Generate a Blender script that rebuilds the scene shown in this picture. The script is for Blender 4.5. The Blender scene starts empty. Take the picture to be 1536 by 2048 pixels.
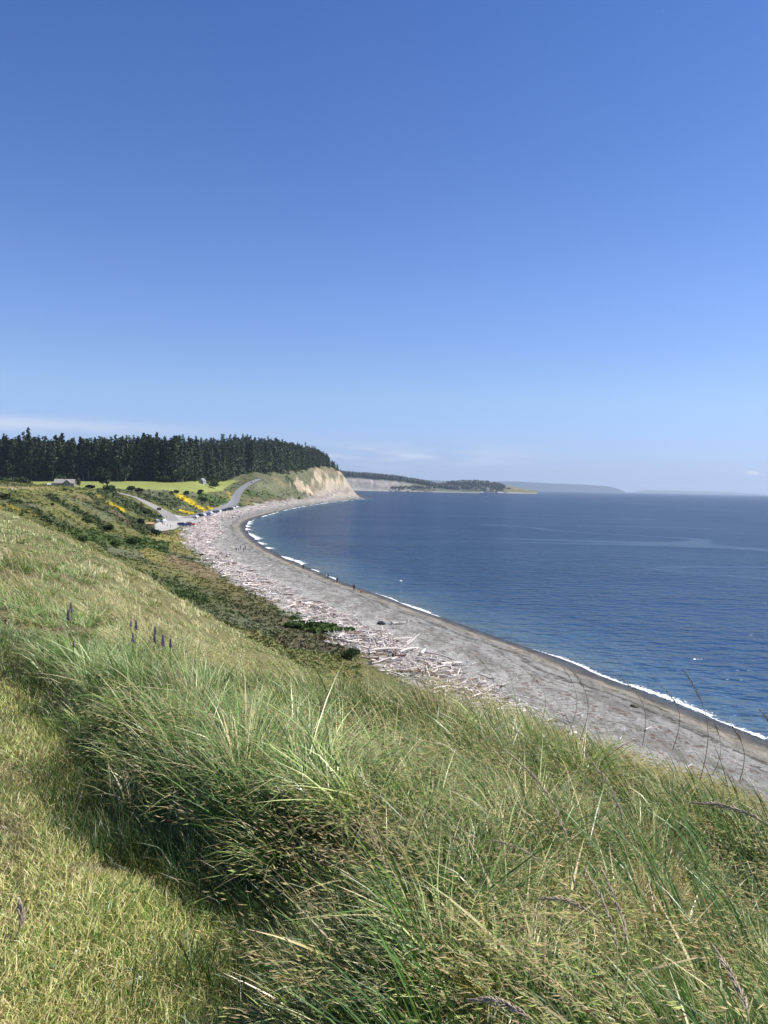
import bpy, bmesh, math, random
import numpy as np
from mathutils import Vector, Matrix
random.seed(7)
rng = np.random.default_rng(11)
SC = bpy.context.scene
COL = SC.collection
R = math.radians

# ------------------------------------------------------------------ camera
CAMZ = 28.0
F = 1536.0
PITCH = math.asin(50.4/1537.0)
ROLL = math.atan(0.0200)
cf = Vector((0, math.cos(PITCH), -math.sin(PITCH)))
cr0 = Vector((1, 0, 0)); cu0 = cr0.cross(cf)
cr = cr0*math.cos(ROLL) + cu0*math.sin(ROLL)
cu = cr.cross(cf)
cam_d = bpy.data.cameras.new('camera'); cam = bpy.data.objects.new('camera', cam_d); COL.objects.link(cam)
m3 = Matrix((cr, cu, -cf)).transposed()
cam.matrix_world = Matrix.Translation((0, 0, CAMZ)) @ m3.to_4x4()
cam_d.sensor_fit = 'VERTICAL'; cam_d.sensor_height = 36.0; cam_d.lens = 27.0
cam_d.clip_start = 0.05; cam_d.clip_end = 120000
SC.camera = cam

# ------------------------------------------------------------------ light
SUN_AZ, SUN_EL = 82.0, 52.0
world = bpy.data.worlds.new('World'); SC.world = world; world.use_nodes = True
def build_world():
    nt = world.node_tree; nd = nt.nodes; L = nt.links
    for n in list(nd): nd.remove(n)
    out = nd.new('ShaderNodeOutputWorld'); bg = nd.new('ShaderNodeBackground')
    sky = nd.new('ShaderNodeTexSky'); sky.sky_type = 'NISHITA'; sky.sun_disc = False
    sky.sun_elevation = R(SUN_EL); sky.sun_rotation = R(SUN_AZ)
    sky.altitude = 30; sky.air_density = 1.0; sky.dust_density = 0.35; sky.ozone_density = 2.6
    bg.inputs['Strength'].default_value = 0.0706
    tc = nd.new('ShaderNodeTexCoord'); sep = nd.new('ShaderNodeSeparateXYZ'); L.new(tc.outputs['Generated'], sep.inputs[0])
    def mth(op, a, b=None, c=None):
        n = nd.new('ShaderNodeMath'); n.operation = op
        for i, v in enumerate((a, b, c)):
            if v is None: continue
            if isinstance(v, (int, float)): n.inputs[i].default_value = v
            else: L.new(v, n.inputs[i])
        return n.outputs[0]
    az = mth('ARCTAN2', sep.outputs[0], sep.outputs[1]); el = sep.outputs[2]
    # thin distant cloud streaks near the horizon, wisps over the headland, one small cumulus
    cmb = nd.new('ShaderNodeCombineXYZ'); L.new(mth('MULTIPLY', az, 9.0), cmb.inputs[0]); L.new(mth('MULTIPLY', el, 70.0), cmb.inputs[1])
    nz = nd.new('ShaderNodeTexNoise'); nz.inputs['Scale'].default_value = 1.0; nz.inputs['Detail'].default_value = 6; nz.inputs['Roughness'].default_value = 0.6
    L.new(cmb.outputs[0], nz.inputs['Vector'])
    def band(v, c, w):   # soft bump round c
        n = mth('DIVIDE', mth('SUBTRACT', v, c), w); n = mth('MULTIPLY', n, n); return mth('POWER', 2.718, mth('MULTIPLY', n, -1.0))
    def thr(v, a, b):
        n = nd.new('ShaderNodeMapRange'); n.interpolation_type = 'SMOOTHSTEP'; L.new(v, n.inputs[0]); n.inputs[1].default_value = a; n.inputs[2].default_value = b; return n.outputs[0]
    wisp = mth('MULTIPLY', thr(nz.outputs[0], 0.42, 0.62), mth('MULTIPLY', band(el, 0.040, 0.014), band(az, 0.01, 0.16)))
    left = mth('MULTIPLY', thr(nz.outputs[0], 0.22, 0.50), mth('MULTIPLY', band(el, 0.065, 0.008), band(az, -0.50, 0.22)))
    veil = mth('MULTIPLY', band(el, 0.012, 0.03), 0.35)
    cmb2 = nd.new('ShaderNodeCombineXYZ'); L.new(mth('MULTIPLY', az, 120.0), cmb2.inputs[0]); L.new(mth('MULTIPLY', el, 200.0), cmb2.inputs[1])
    nz2 = nd.new('ShaderNodeTexNoise'); nz2.inputs['Scale'].default_value = 1.0; nz2.inputs['Detail'].default_value = 4; L.new(cmb2.outputs[0], nz2.inputs['Vector'])
    cum = mth('MULTIPLY', thr(mth('ADD', nz2.outputs[0], mth('MULTIPLY', mth('MULTIPLY', band(el, 0.0245, 0.0028), band(az, 0.4475, 0.013)), 0.6)), 0.72, 1.0), 0.9)
    tot = mth('MINIMUM', mth('ADD', mth('ADD', mth('MULTIPLY', wisp, 0.7), mth('MULTIPLY', left, 0.75)), cum), 1.0)
    mix = nd.new('ShaderNodeMix'); mix.data_type = 'RGBA'
    L.new(tot, mix.inputs['Factor']); 
    # colour trim of the sky: a little more violet-blue, paler band at the horizon
    trim = nd.new('ShaderNodeMix'); trim.data_type = 'RGBA'; trim.blend_type = 'MULTIPLY'; trim.inputs['Factor'].default_value = 1.0
    ramp = nd.new('ShaderNodeValToRGB'); L.new(el, ramp.inputs[0])
    e = ramp.color_ramp.elements
    for i, (p, c) in enumerate(SKYTRIM):
        q = e[i] if i < 2 else e.new(p)
        q.position = p; q.color = (*[v/1.6 for v in c], 1)
    vs = nd.new('ShaderNodeVectorMath'); vs.operation = 'SCALE'; vs.inputs['Scale'].default_value = 1.6; L.new(sky.outputs[0], vs.inputs[0])
    L.new(vs.outputs[0], trim.inputs['A']); L.new(ramp.outputs[0], trim.inputs['B'])
    L.new(trim.outputs['Result'], mix.inputs['A']); mix.inputs['B'].default_value = (7.6, 8.1, 9.4, 1)
    L.new(mix.outputs['Result'], bg.inputs['Color']); L.new(bg.outputs[0], out.inputs[0])
SKYTRIM = [(0.0, (.66, .85, 1.60)), (.02, (.72, .88, 1.58)), (.115, (1.02, 1.13, 1.48)), (.23, (.92, 1.09, 1.55)), (.39, (.69, .94, 1.45)), (.525, (.55, .85, 1.40)), (1.0, (.52, .84, 1.36))]
build_world()
sd = bpy.data.lights.new('sun', 'SUN'); sun = bpy.data.objects.new('sun', sd); COL.objects.link(sun)
sd.energy = 5.0; sd.angle = R(0.53); sd.color = (1.0, 0.955, 0.87)
sdir = Vector((math.sin(R(SUN_AZ))*math.cos(R(SUN_EL)), math.cos(R(SUN_AZ))*math.cos(R(SUN_EL)), math.sin(R(SUN_EL))))
sun.rotation_euler = sdir.to_track_quat('Z', 'Y').to_euler(); sun.location = (60, 20, 120)
SC.view_settings.view_transform = 'Standard'; SC.view_settings.look = 'None'
SC.view_settings.exposure = 0.5; SC.view_settings.gamma = 1.0
SC.render.engine = 'CYCLES'
SC.cycles.max_bounces = 6; SC.cycles.diffuse_bounces = 2; SC.cycles.glossy_bounces = 2; SC.cycles.transmission_bounces = 3
SC.cycles.transparent_max_bounces = 6; SC.cycles.volume_bounces = 0

# ------------------------------------------------------------------ helpers
CR, CU, CF = np.array(cr), np.array(cu), np.array(cf)
def pdir(px, py): return CF + (px-768.0)/F*CR + (1024.0-py)/F*CU
def at_z(px, py, z):
    d = pdir(px, py); t = (z-CAMZ)/d[2]; return np.array([d[0]*t, d[1]*t, z])
def at_y(px, py, Y):
    d = pdir(px, py); t = Y/d[1]; return np.array([d[0]*t, Y, CAMZ+d[2]*t])
def proj(X, Y, Z):
    P = np.stack([X, Y, Z-CAMZ], -1); w = P@CF; w = np.where(w < 0.05, 0.05, w)
    return 768+F*(P@CR)/w, 1024-F*(P@CU)/w

def _h(ix, iy, seed):
    n = (ix.astype(np.int64)*374761393 + iy.astype(np.int64)*668265263 + seed*1442695041) & 0x7fffffff
    n = ((n ^ (n >> 13))*1274126177) & 0x7fffffff
    return ((n ^ (n >> 16)) & 0xffff)/65535.0
def noise(x, y, seed=0):
    x = np.asarray(x, float); y = np.asarray(y, float)
    ix = np.floor(x); iy = np.floor(y); fx = x-ix; fy = y-iy
    fx = fx*fx*(3-2*fx); fy = fy*fy*(3-2*fy); ix = ix.astype(np.int64); iy = iy.astype(np.int64)
    a = _h(ix, iy, seed); b = _h(ix+1, iy, seed); c = _h(ix, iy+1, seed); d = _h(ix+1, iy+1, seed)
    return a*(1-fx)*(1-fy)+b*fx*(1-fy)+c*(1-fx)*fy+d*fx*fy
def fbm(x, y, seed=0, o=4):
    v = 0; a = 0.5; t = 0
    for k in range(o):
        v = v+a*noise(np.asarray(x)*2**k, np.asarray(y)*2**k, seed+k*17); t += a; a *= 0.5
    return v/t
def sstep(a, b, x):
    t = np.clip((x-a)/(b-a), 0, 1); return t*t*(3-2*t)
def seg_dist(X, Y, poly):
    """distance to a polyline, and side (+ = left of its direction)"""
    best = np.full(X.shape, 1e18); side = np.ones(X.shape)
    for (ax, ay), (bx, by) in zip(poly[:-1], poly[1:]):
        dx, dy = bx-ax, by-ay; L2 = dx*dx+dy*dy
        t = np.clip(((X-ax)*dx+(Y-ay)*dy)/L2, 0, 1)
        qx = X-(ax+t*dx); qy = Y-(ay+t*dy); d = qx*qx+qy*qy
        c = dx*(Y-ay)-dy*(X-ax)
        u = d < best; best = np.where(u, d, best); side = np.where(u, np.sign(c), side)
    return np.sqrt(best), side
def resample(poly, step):
    out = [np.array(poly[0], float)]
    for a, b in zip(poly[:-1], poly[1:]):
        a = np.array(a, float); b = np.array(b, float); n = max(1, int(np.linalg.norm((b-a)[:2])/step))
        for k in range(1, n+1): out.append(a+(b-a)*k/n)
    return out
def smooth_poly(p, it=2):
    p = [np.array(q, float) for q in p]
    for _ in range(it):
        q = [p[0]]
        for a, b in zip(p[:-1], p[1:]): q += [a*.75+b*.25, a*.25+b*.75]
        q.append(p[-1]); p = q
    return p

# ------------------------------------------------------------------ shoreline and ground heights (metres)
WL = [(1536, 1486), (1438, 1445), (1368, 1416), (1314, 1395), (1244, 1369), (1190, 1349), (1150, 1330), (1100, 1311), (1040, 1291), (960, 1263),
      (872, 1232), (813, 1211), (768, 1193), (727, 1180), (677, 1162), (638, 1146), (604, 1131), (565, 1115), (535, 1098),
      (522, 1089), (506, 1077), (493, 1063), (489, 1052), (497, 1043), (510, 1037), (532, 1030.5), (563, 1021.5), (602, 1013.5), (648, 1006.5), (690, 1001.5), (724, 998.5)]
SH = [(100., -70.), (72., 10.)] + [tuple(at_z(a, b, 0)[:2]) for a, b in WL] + [(-42., 1750.), (-90., 1850.), (-200., 2050.), (-700., 2400.)]
SH = [tuple(q) for q in smooth_poly(SH, 1)]
def shore_s(X, Y):
    d, sd_ = seg_dist(X, Y, SH); return d*np.where(sd_ == 0, 1, sd_)
def offset_shore(i0, i1, off):
    out = []
    for i in range(i0, i1):
        a = np.array(SH[max(i-2, 0)]); b = np.array(SH[min(i+2, len(SH)-1)]); d = (b-a)/np.linalg.norm(b-a)
        out.append(np.array(SH[i])+off*np.array([-d[1], d[0]]))
    return out
ctrl = []
def add(pts, z=None):
    for p in pts: ctrl.append((p[0], p[1], p[2] if z is None else z))
nS = len(SH)
for off, z in ((-70, -5), (-20, -1.6), (0, 0), (7, 1.3), (14, 2.2), (28, 2.9)):
    add(offset_shore(0, nS-6, off)[::1 if off in (0, 7, 14) else 2], z)
_E = [(1536, 1550, 6.4), (1300, 1482, 7.2), (1060, 1407, 8.2), (900, 1370, 8.9), (720, 1327, 9.5), (640, 1318, 9.8), (560, 1294, 10.8), (460, 1252, 13), (400, 1220, 15.5), (330, 1188, 20), (285, 1160, 24), (268, 1118, 31), (221, 1097, 40), (169, 1082, 50), (78, 1048, 70), (5, 1022, 96)]
_E = [tuple(at_y(a, b, c)-np.array((0, 0, (0 if a > 1400 else .18 if c < 8.5 else .48) if c < 12 else (.55 if c < 30 else .15)))) for a, b, c in _E]
EDGE = [(14, -30, 26.9), (8, -8, 26.4), (5.2, 2, 25.6), (4.2, 4.6, 25.0)]+_E+[(-66, 130, 21.8), (-80, 165, 23.0), (-98, 215, 23.3), (-120, 276, 23.3),
        (-136, 330, 23.2), (-147, 384, 22.6), (-152, 425, 20.8)]
for a, b in zip(EDGE[1:-9], EDGE[2:-8]):   # ground drops away sharply just past the rim
    d = np.array(b[:2])-np.array(a[:2]); d /= np.linalg.norm(d); q = (np.array(a)+np.array(b))/2; k = 2.2+q[1]*.05
    ctrl.append((q[0]+d[1]*k, q[1]-d[0]*k, q[2]-1.9-q[1]*.04))
add(resample(EDGE, 12))
add([(0, 0, 26.4), (-2, 3, 26.4), (-2.5, 6, 26.3), (-5, 10, 26.1), (1, 4, 26.2), (0.5, 7, 25.55), (-8, 20, 25.4), (-1.8, 9, 25.5), (-4, 13.5, 25.35), (2.5, 4.5, 25.65), (-12, 32, 24.8), (-7, 24, 24.85), (3, 1, 26.2), (-10, 0, 26.5), (-20, 30, 25.6), (-35, 60, 24.9),
     (-60, 100, 24.3), (-90, 150, 24.3), (-120, 230, 24.2), (-160, 330, 23.6), (-175, 400, 23.1), (-60, 20, 26), (-120, 90, 25), (-50, -50, 27), (-200, -100, 28), (-250, 100, 25), (-300, 300, 25), (0, -40, 27)])
TOE = [(60, -60, 4.5), (44, 0, 4.5), (31, 30, 4.4), (22, 48, 4.4), (8, 74, 4.6), (-6, 93, 5.2), (-26, 120, 6.0), (-52, 180, 6.5), (-72, 235, 6.5), (-90, 290, 6.5), (-106, 345, 6.0), (-122, 385, 5.6)]
add(resample(TOE, 14))
add([(-20, 140, 4.6), (-40, 175, 4.6), (-58, 225, 4.9), (-66, 260, 4.8), (-85, 320, 4.8), (-98, 350, 4.6), (-50, 205, 4.8), (-30, 160, 4.6)])
# parking lot, road and the slopes either side
LOT = [at_z(a, b, 4.6)[:2] for a, b in ((303, 1063), (346, 1060), (362, 1052), (376, 1043), (393, 1037), (400, 1030), (376, 1033), (356, 1033), (340, 1035.5), (326, 1041), (310, 1049))]
add([(p[0], p[1], 4.6) for p in LOT]); add([tuple(at_z(a, b, 4.6)) for a, b in ((335, 1045), (350, 1040), (365, 1037), (320, 1055), (335, 1056), (350, 1050), (380, 1036))]); add([(-118, 410, 4.6), (-128, 450, 4.6), (-138, 500, 4.6), (-112, 385, 4.6)])
ROADL = [at_z(345, 1042, 4.6), at_z(343, 1037, 4.7), at_y(334, 1029, 520), at_y(320, 1020.5, 524), at_y(303, 1011, 528), at_y(286, 1002, 530), at_y(268, 994, 530), (-185., 530., 20.5), (-205., 528., 22.6), (-250., 520., 23.6)]
ROADR = [at_z(372, 1036, 4.7), at_z(388, 1033.5, 4.8), at_z(412, 1027.5, 4.9), at_z(440, 1020.5, 5.0), at_z(462, 1013, 5.2), at_y(470, 1003, 850), at_y(473, 992, 885), at_y(478, 983, 915), at_y(488, 974, 960), at_y(500, 967, 1010), at_y(512, 961.5, 1060), (-180., 1110., 35.5)]
ROADL = smooth_poly(ROADL, 2); ROADR = smooth_poly(ROADR, 2)
for rd in (ROADL, ROADR):
    for a, b in zip(rd[:-1], rd[1:]):
        n = (b-a)[:2]; n = n/np.linalg.norm(n); w = np.array([-n[1], n[0]])*4.5
        for s in (-1, 1): ctrl.append((a[0]+s*w[0], a[1]+s*w[1], a[2]))
add([at_y(244, 991, 440), at_y(225, 985, 420), at_y(256, 1001, 450), at_y(272, 1011, 455), at_y(290, 1023, 455), at_y(304, 1036, 445), at_y(262, 1000, 490), at_y(280, 1010, 490), at_y(300, 1024, 490)])
FE = [(-420., 560., 22.5), (-300., 570., 22.0), (-215, 560, 21.8), at_y(300, 981, 600), at_y(345, 983, 620), at_y(390, 984, 670), at_y(425, 985, 750), at_y(445, 984.5, 840), at_y(456, 981, 930), at_y(466, 973, 1000), at_y(480, 964, 1080)]
add(resample(FE, 30))
TF = [at_y(285, 990, 556), at_y(305, 999, 560), at_y(330, 1014, 562), at_z(350, 1026, 6), at_z(372, 1028, 6), at_z(400, 1025.5, 6), at_z(430, 1018.5, 6), at_z(450, 1013, 6.5), at_y(460, 1003, 840)]
add(TF)
add([(-250, 500, 23.8), (-205, 500, 23.2), (-190, 490, 22.6), (-420, 470, 24), (-300, 650, 23.5), (-200, 700, 22.5), (-230, 750, 25.5), (-400, 700, 25.5)])
add([at_y(x, 962.5, 800) for x in (-100, 0, 100, 200, 300, 390)]); add([at_y(400, 962, 900), at_y(430, 961, 980), at_y(470, 959, 1120), at_y(340, 966, 800)])
# hill and cliff
HE = [at_y(512, 958, 1090), at_y(540, 953, 1180), at_y(560, 949, 1250), at_y(580, 946, 1330), at_y(610, 943, 1450), at_y(640, 939, 1560), at_y(668, 938, 1680), at_y(683, 944, 1730), at_y(697, 966, 1750), at_y(708, 984, 1745)]
add(resample(HE, 40))
HT = [at_z(500, 1011.5, 4.0), at_z(530, 1006.5, 4.5), at_z(560, 1003, 4.5), at_z(600, 999.8, 4.5), at_z(640, 997.6, 4.5), at_z(670, 996.3, 4.5), at_z(700, 995.2, 4.2), at_z(716, 995.5, 3.2)]
add(resample(HT, 50))
add([at_y(495, 1000, 880), at_y(497, 985, 925), at_y(510, 975, 1000), at_y(530, 985, 1040), at_y(555, 975, 1180), at_y(590, 968, 1320), at_y(620, 965, 1440), at_y(655, 962, 1580), at_y(680, 968, 1660)])
add([(-330, 900, 35), (-450, 860, 37), (-330, 1000, 44), (-270, 1120, 46), (-280, 1250, 58), (-250, 1450, 66), (-210, 1620, 72), (-160, 1750, 66), (-120, 1800, 40), (-500, 1100, 50), (-600, 700, 30), (-700, 900, 38), (-500, 1500, 66), (-400, 1800, 60), (-300, 1950, 40), (-800, 400, 26), (-900, 1400, 50)])
add([(0, 1900, -4), (60, 1700, -4), (300, 1200, -6), (200, 700, -6), (150, 300, -6), (200, 60, -6), (-100, 2100, -3), (300, 2300, -6), (600, 600, -6), (200, -150, -6), (-700, 2600, -5)])
P = np.array(ctrl, float)
key = np.unique(np.round(P[:, :2]/1.2).astype(int), axis=0, return_index=True)[1]; P = P[np.sort(key)]
def _phi(d2): return np.sqrt(d2+4.0)
D2 = ((P[:, None, :2]-P[None, :, :2])**2).sum(-1)
n = len(P); A = np.zeros((n+1, n+1)); A[:n, :n] = _phi(D2)-np.eye(n)*1.5; A[:n, n] = 1; A[n, :n] = 1
Wc = np.linalg.solve(A, np.append(P[:, 2], 0)).astype(np.float32)
Pf = P.astype(np.float32)
def H0(X, Y):
    sh = np.shape(X); X = np.ravel(X).astype(np.float32); Y = np.ravel(Y).astype(np.float32); out = np.empty(X.shape, np.float32)
    for i in range(0, len(X), 20000):
        x = X[i:i+20000, None]; y = Y[i:i+20000, None]
        out[i:i+20000] = np.sqrt((x-Pf[None, :, 0])**2+(y-Pf[None, :, 1])**2+4.0)@Wc[:-1]+Wc[-1]
    return np.clip(out, -7, 78).astype(float).reshape(sh)
LOTC = [tuple(p) for p in LOT]
XB = [at_z(a, b, 26.35)[:2] for a, b in ((-120, 1225), (0, 1272), (70, 1330), (150, 1400), (215, 1480), (270, 1575), (330, 1650), (420, 1715), (540, 1775), (600, 1850), (600, 1930), (560, 2000), (530, 2120), (600, 2600))]
XBy = np.array([p[1] for p in XB][::-1]); XBx = np.array([p[0] for p in XB][::-1])
def tall_side(X, Y):   # >0 right of the mown path
    return X-np.interp(Y, XBy, XBx)
def flat_mask(X, Y):
    d1, _ = seg_dist(X, Y, [tuple(p[:2]) for p in ROADL]); d2, _ = seg_dist(X, Y, [tuple(p[:2]) for p in ROADR]); d3, _ = seg_dist(X, Y, LOTC+[LOTC[0]])
    d4, _ = seg_dist(X, Y, [(-115., 395.), (-127., 440.), (-137., 510.)])
    return sstep(6, 16, np.minimum(np.minimum(d1, d2), np.minimum(d3, d4-6)))
def in_field(X, Y, z):
    return (Y > 560) & (X < -140) & (z > 19)
def H(X, Y):
    X = np.asarray(X, float); Y = np.asarray(Y, float)
    z = H0(X, Y); s = shore_s(X, Y); far = sstep(45, 80, Y)
    fm = flat_mask(X, Y); veg = sstep(34, 42, s)
    fld = sstep(540, 600, Y)*sstep(0, 1, z-18)*(1-sstep(1050, 1120, Y))*(X < -165)
    lump = (fbm(X/9, Y/9, 3, 3)-0.5)*1.6 + (fbm(X/2.6, Y/2.6, 9, 2)-0.5)*0.7
    face = sstep(6, 10, z)*(1-sstep(20, 24, z))
    rib = (np.abs(noise(X/26+Y/60, Y/30, 21)-0.5)*2-0.45)*4.0*face*(Y < 560)
    cl = sstep(1000, 1150, Y)*sstep(4.2, 9, z)*(1-sstep(60, 75, z)*0.7)
    crag = (np.abs(fbm(X/30, Y/34, 33, 3)-0.5)*-22+2.5)*cl
    near = (fbm(X/1.7, Y/1.7, 5, 3)-0.5)*0.30*(1-far)*sstep(0.5, 3, np.hypot(X, Y))
    bch = (fbm(X/6, Y/6, 41, 3)-0.5)*0.5*sstep(2, 8, s)*(1-veg)*far
    ts = tall_side(X, Y); nb = sstep(.8, 1.8, Y)*(1-sstep(6.0, 8.0, Y)); near = near+nb*(.12*sstep(.05, .55, ts)*(1-sstep(.7, 2.2, ts))-.16*sstep(-.9, -.1, ts)*(1-sstep(-.05, .4, ts)))*(np.hypot(X, Y) < 12)
    z = z + far*fm*veg*(lump*(1-0.85*fld)+rib)*(1-cl) + crag*fm + near + bch
    return z
def hit(px, py, y0=60.0, y1=2500.0):
    d = pdir(px, py); Y = np.geomspace(y0, y1, 700); t = Y/d[1]; X = d[0]*t; Z = CAMZ+d[2]*t; g = H(X, Y)
    k = np.argmax(g >= Z); k = k if (g >= Z).any() else len(Y)-1
    return np.array([X[k], Y[k], g[k]])

# ------------------------------------------------------------------ mesh builders and materials
def np_mesh(name, V, Fq, col=None, smooth=False, attrs=None):
    """V (n,3); Fq list of (m,k) index arrays"""
    me = bpy.data.meshes.new(name); V = np.ascontiguousarray(V, np.float32)
    if not isinstance(Fq, (list, tuple)): Fq = [Fq]
    Fq = [f for f in Fq if len(f)]
    me.vertices.add(len(V)); me.vertices.foreach_set('co', V.ravel())
    nl = sum(f.size for f in Fq); npoly = sum(len(f) for f in Fq)
    me.loops.add(nl); me.loops.foreach_set('vertex_index', np.concatenate([f.ravel() for f in Fq]).astype(np.int32))
    me.polygons.add(npoly); tot = np.concatenate([np.full(len(f), f.shape[1]) for f in Fq]).astype(np.int32)
    me.polygons.foreach_set('loop_start', np.concatenate([[0], np.cumsum(tot)[:-1]]).astype(np.int32))
    if smooth: me.polygons.foreach_set('use_smooth', np.ones(npoly, bool))
    me.update(calc_edges=True)
    if col is not None:
        a = me.color_attributes.new('Col', 'FLOAT_COLOR', 'POINT')
        a.data.foreach_set('color', np.concatenate([col, np.ones((len(col), 1))], 1).astype(np.float32).ravel())
    for k, v in (attrs or {}).items():
        a = me.attributes.new(k, 'FLOAT', 'POINT'); a.data.foreach_set('value', np.asarray(v, np.float32))
    return me
def link(name, me, mat=None, parent=None, loc=None, rot=None):
    o = bpy.data.objects.new(name, me); COL.objects.link(o)
    if mat is not None and me is not None and len(me.materials) == 0: me.materials.append(mat)
    if parent: o.parent = parent
    if loc is not None: o.location = loc
    if rot is not None: o.rotation_euler = rot
    return o
def tag(o, label=None, cat=None, group=None, kind=None):
    if label: o['label'] = label
    if cat: o['category'] = cat
    if group: o['group'] = group
    if kind: o['kind'] = kind
    return o
class NB:
    def __init__(s, name):
        s.m = bpy.data.materials.new(name); s.m.use_nodes = True; s.nt = s.m.node_tree; s.n = s.nt.nodes; s.L = s.nt.links
        s.p = s.n['Principled BSDF']; s.out = s.n['Material Output']
    def new(s, t): return s.n.new(t)
    def put(s, v, sock):
        if isinstance(v, (int, float)): sock.default_value = v
        elif isinstance(v, tuple): sock.default_value = (*v, 1) if len(v) == 3 and len(sock.default_value) == 4 else v
        else: s.L.new(v, sock)
    def math(s, op, *a):
        n = s.new('ShaderNodeMath'); n.operation = op
        for i, v in enumerate(a): s.put(v, n.inputs[i])
        return n.outputs[0]
    def noise(s, scale, detail=4, rough=0.55, vec=None, out=0):
        n = s.new('ShaderNodeTexNoise'); n.inputs['Scale'].default_value = scale; n.inputs['Detail'].default_value = detail; n.inputs['Roughness'].default_value = rough
        if vec is None: vec = s.pos()
        s.L.new(vec, n.inputs['Vector']); return n.outputs[out]
    def pos(s):
        if not hasattr(s, '_p'): s._p = s.new('ShaderNodeTexCoord').outputs['Object']
        return s._p
    def mapping(s, scale=(1, 1, 1), rot=(0, 0, 0)):
        n = s.new('ShaderNodeMapping'); s.L.new(s.pos(), n.inputs[0]); n.inputs['Scale'].default_value = scale; n.inputs['Rotation'].default_value = rot; return n.outputs[0]
    def mix(s, f, a, b, mode='MIX'):
        n = s.new('ShaderNodeMix'); n.data_type = 'RGBA'; n.blend_type = mode
        s.put(f, n.inputs['Factor']); s.put(a, n.inputs['A']); s.put(b, n.inputs['B']); return n.outputs['Result']
    def rng(s, v, a, b, c=0, d=1, smooth=True):
        n = s.new('ShaderNodeMapRange'); n.interpolation_type = 'SMOOTHSTEP' if smooth else 'LINEAR'
        s.put(v, n.inputs[0]); n.inputs[1].default_value = a; n.inputs[2].default_value = b; n.inputs[3].default_value = c; n.inputs[4].default_value = d; return n.outputs[0]
    def attr(s, name, out='Fac'):
        n = s.new('ShaderNodeAttribute'); n.attribute_name = name; return n.outputs[out]
    def ramp(s, v, pts):
        n = s.new('ShaderNodeValToRGB'); s.put(v, n.inputs[0]); e = n.color_ramp.elements
        for i, (p, c) in enumerate(pts):
            q = e[i] if i < 2 else e.new(p)
            q.position = p; q.color = (*c, 1)
        return n.outputs[0]
    def bump(s, h, strength, dist=1.0, normal=None):
        n = s.new('ShaderNodeBump'); s.put(h, n.inputs['Height']); n.inputs['Strength'].default_value = strength; n.inputs['Distance'].default_value = dist
        if normal is not None: s.L.new(normal, n.inputs['Normal'])
        return n.outputs[0]
    def base(s, c): s.put(c, s.p.inputs['Base Color'])
def simple(name, color, rough=0.7, var=0.25, scale=3.0, metal=0.0, bump=0.0, spec=0.4):
    b = NB(name); nz = b.noise(scale, 4)
    k = b.rng(nz, 0.3, 0.7, 1-var, 1+var, False); v = b.new('ShaderNodeVectorMath'); v.operation = 'SCALE'; v.inputs[0].default_value = color; b.L.new(k, v.inputs['Scale'])
    b.base(v.outputs[0]); b.p.inputs['Roughness'].default_value = rough; b.p.inputs['Metallic'].default_value = metal
    b.p.inputs['Specular IOR Level'].default_value = spec
    if bump: b.L.new(b.bump(nz, bump, 0.05), b.p.inputs['Normal'])
    return b.m
def foliage_mat(name, trans=0.3, rough=0.5, spec=0.3, tmul=(1.0, 1.15, 0.5)):
    b = NB(name); c = b.attr('Col', 'Color')
    b.base(c); b.p.inputs['Roughness'].default_value = rough; b.p.inputs['Specular IOR Level'].default_value = spec
    t = b.new('ShaderNodeBsdfTranslucent'); b.L.new(b.mix(1.0, c, tmul, 'MULTIPLY'), t.inputs['Color'])
    m = b.new('ShaderNodeMixShader'); m.inputs[0].default_value = trans; b.L.new(b.p.outputs[0], m.inputs[1]); b.L.new(t.outputs[0], m.inputs[2])
    b.L.new(m.outputs[0], b.out.inputs['Surface']); return b.m
M_GRASS = foliage_mat('grass_blades', 0.16, 0.38, 0.5)
M_SEED = foliage_mat('seed_husks', 0.25, 0.5, 0.3, (1.0, 0.95, 0.7))
M_LEAF = foliage_mat('shrub_leaves', 0.15, 0.6, 0.2)
def needle_mat():
    b = NB('fir_needles'); oi = b.new('ShaderNodeObjectInfo'); k = b.rng(oi.outputs['Random'], 0, 1, 0.6, 1.5, False)
    v = b.new('ShaderNodeVectorMath'); v.operation = 'SCALE'; b.L.new(b.attr('Col', 'Color'), v.inputs[0]); b.L.new(k, v.inputs['Scale']); b.base(v.outputs[0]); b.p.inputs['Roughness'].default_value = .7; b.p.inputs['Specular IOR Level'].default_value = .15; return b.m
M_NEEDLE = needle_mat()
M_BARK = simple('fir_bark', (0.19, 0.165, 0.14), 0.9, 0.35, 2.0)

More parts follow.
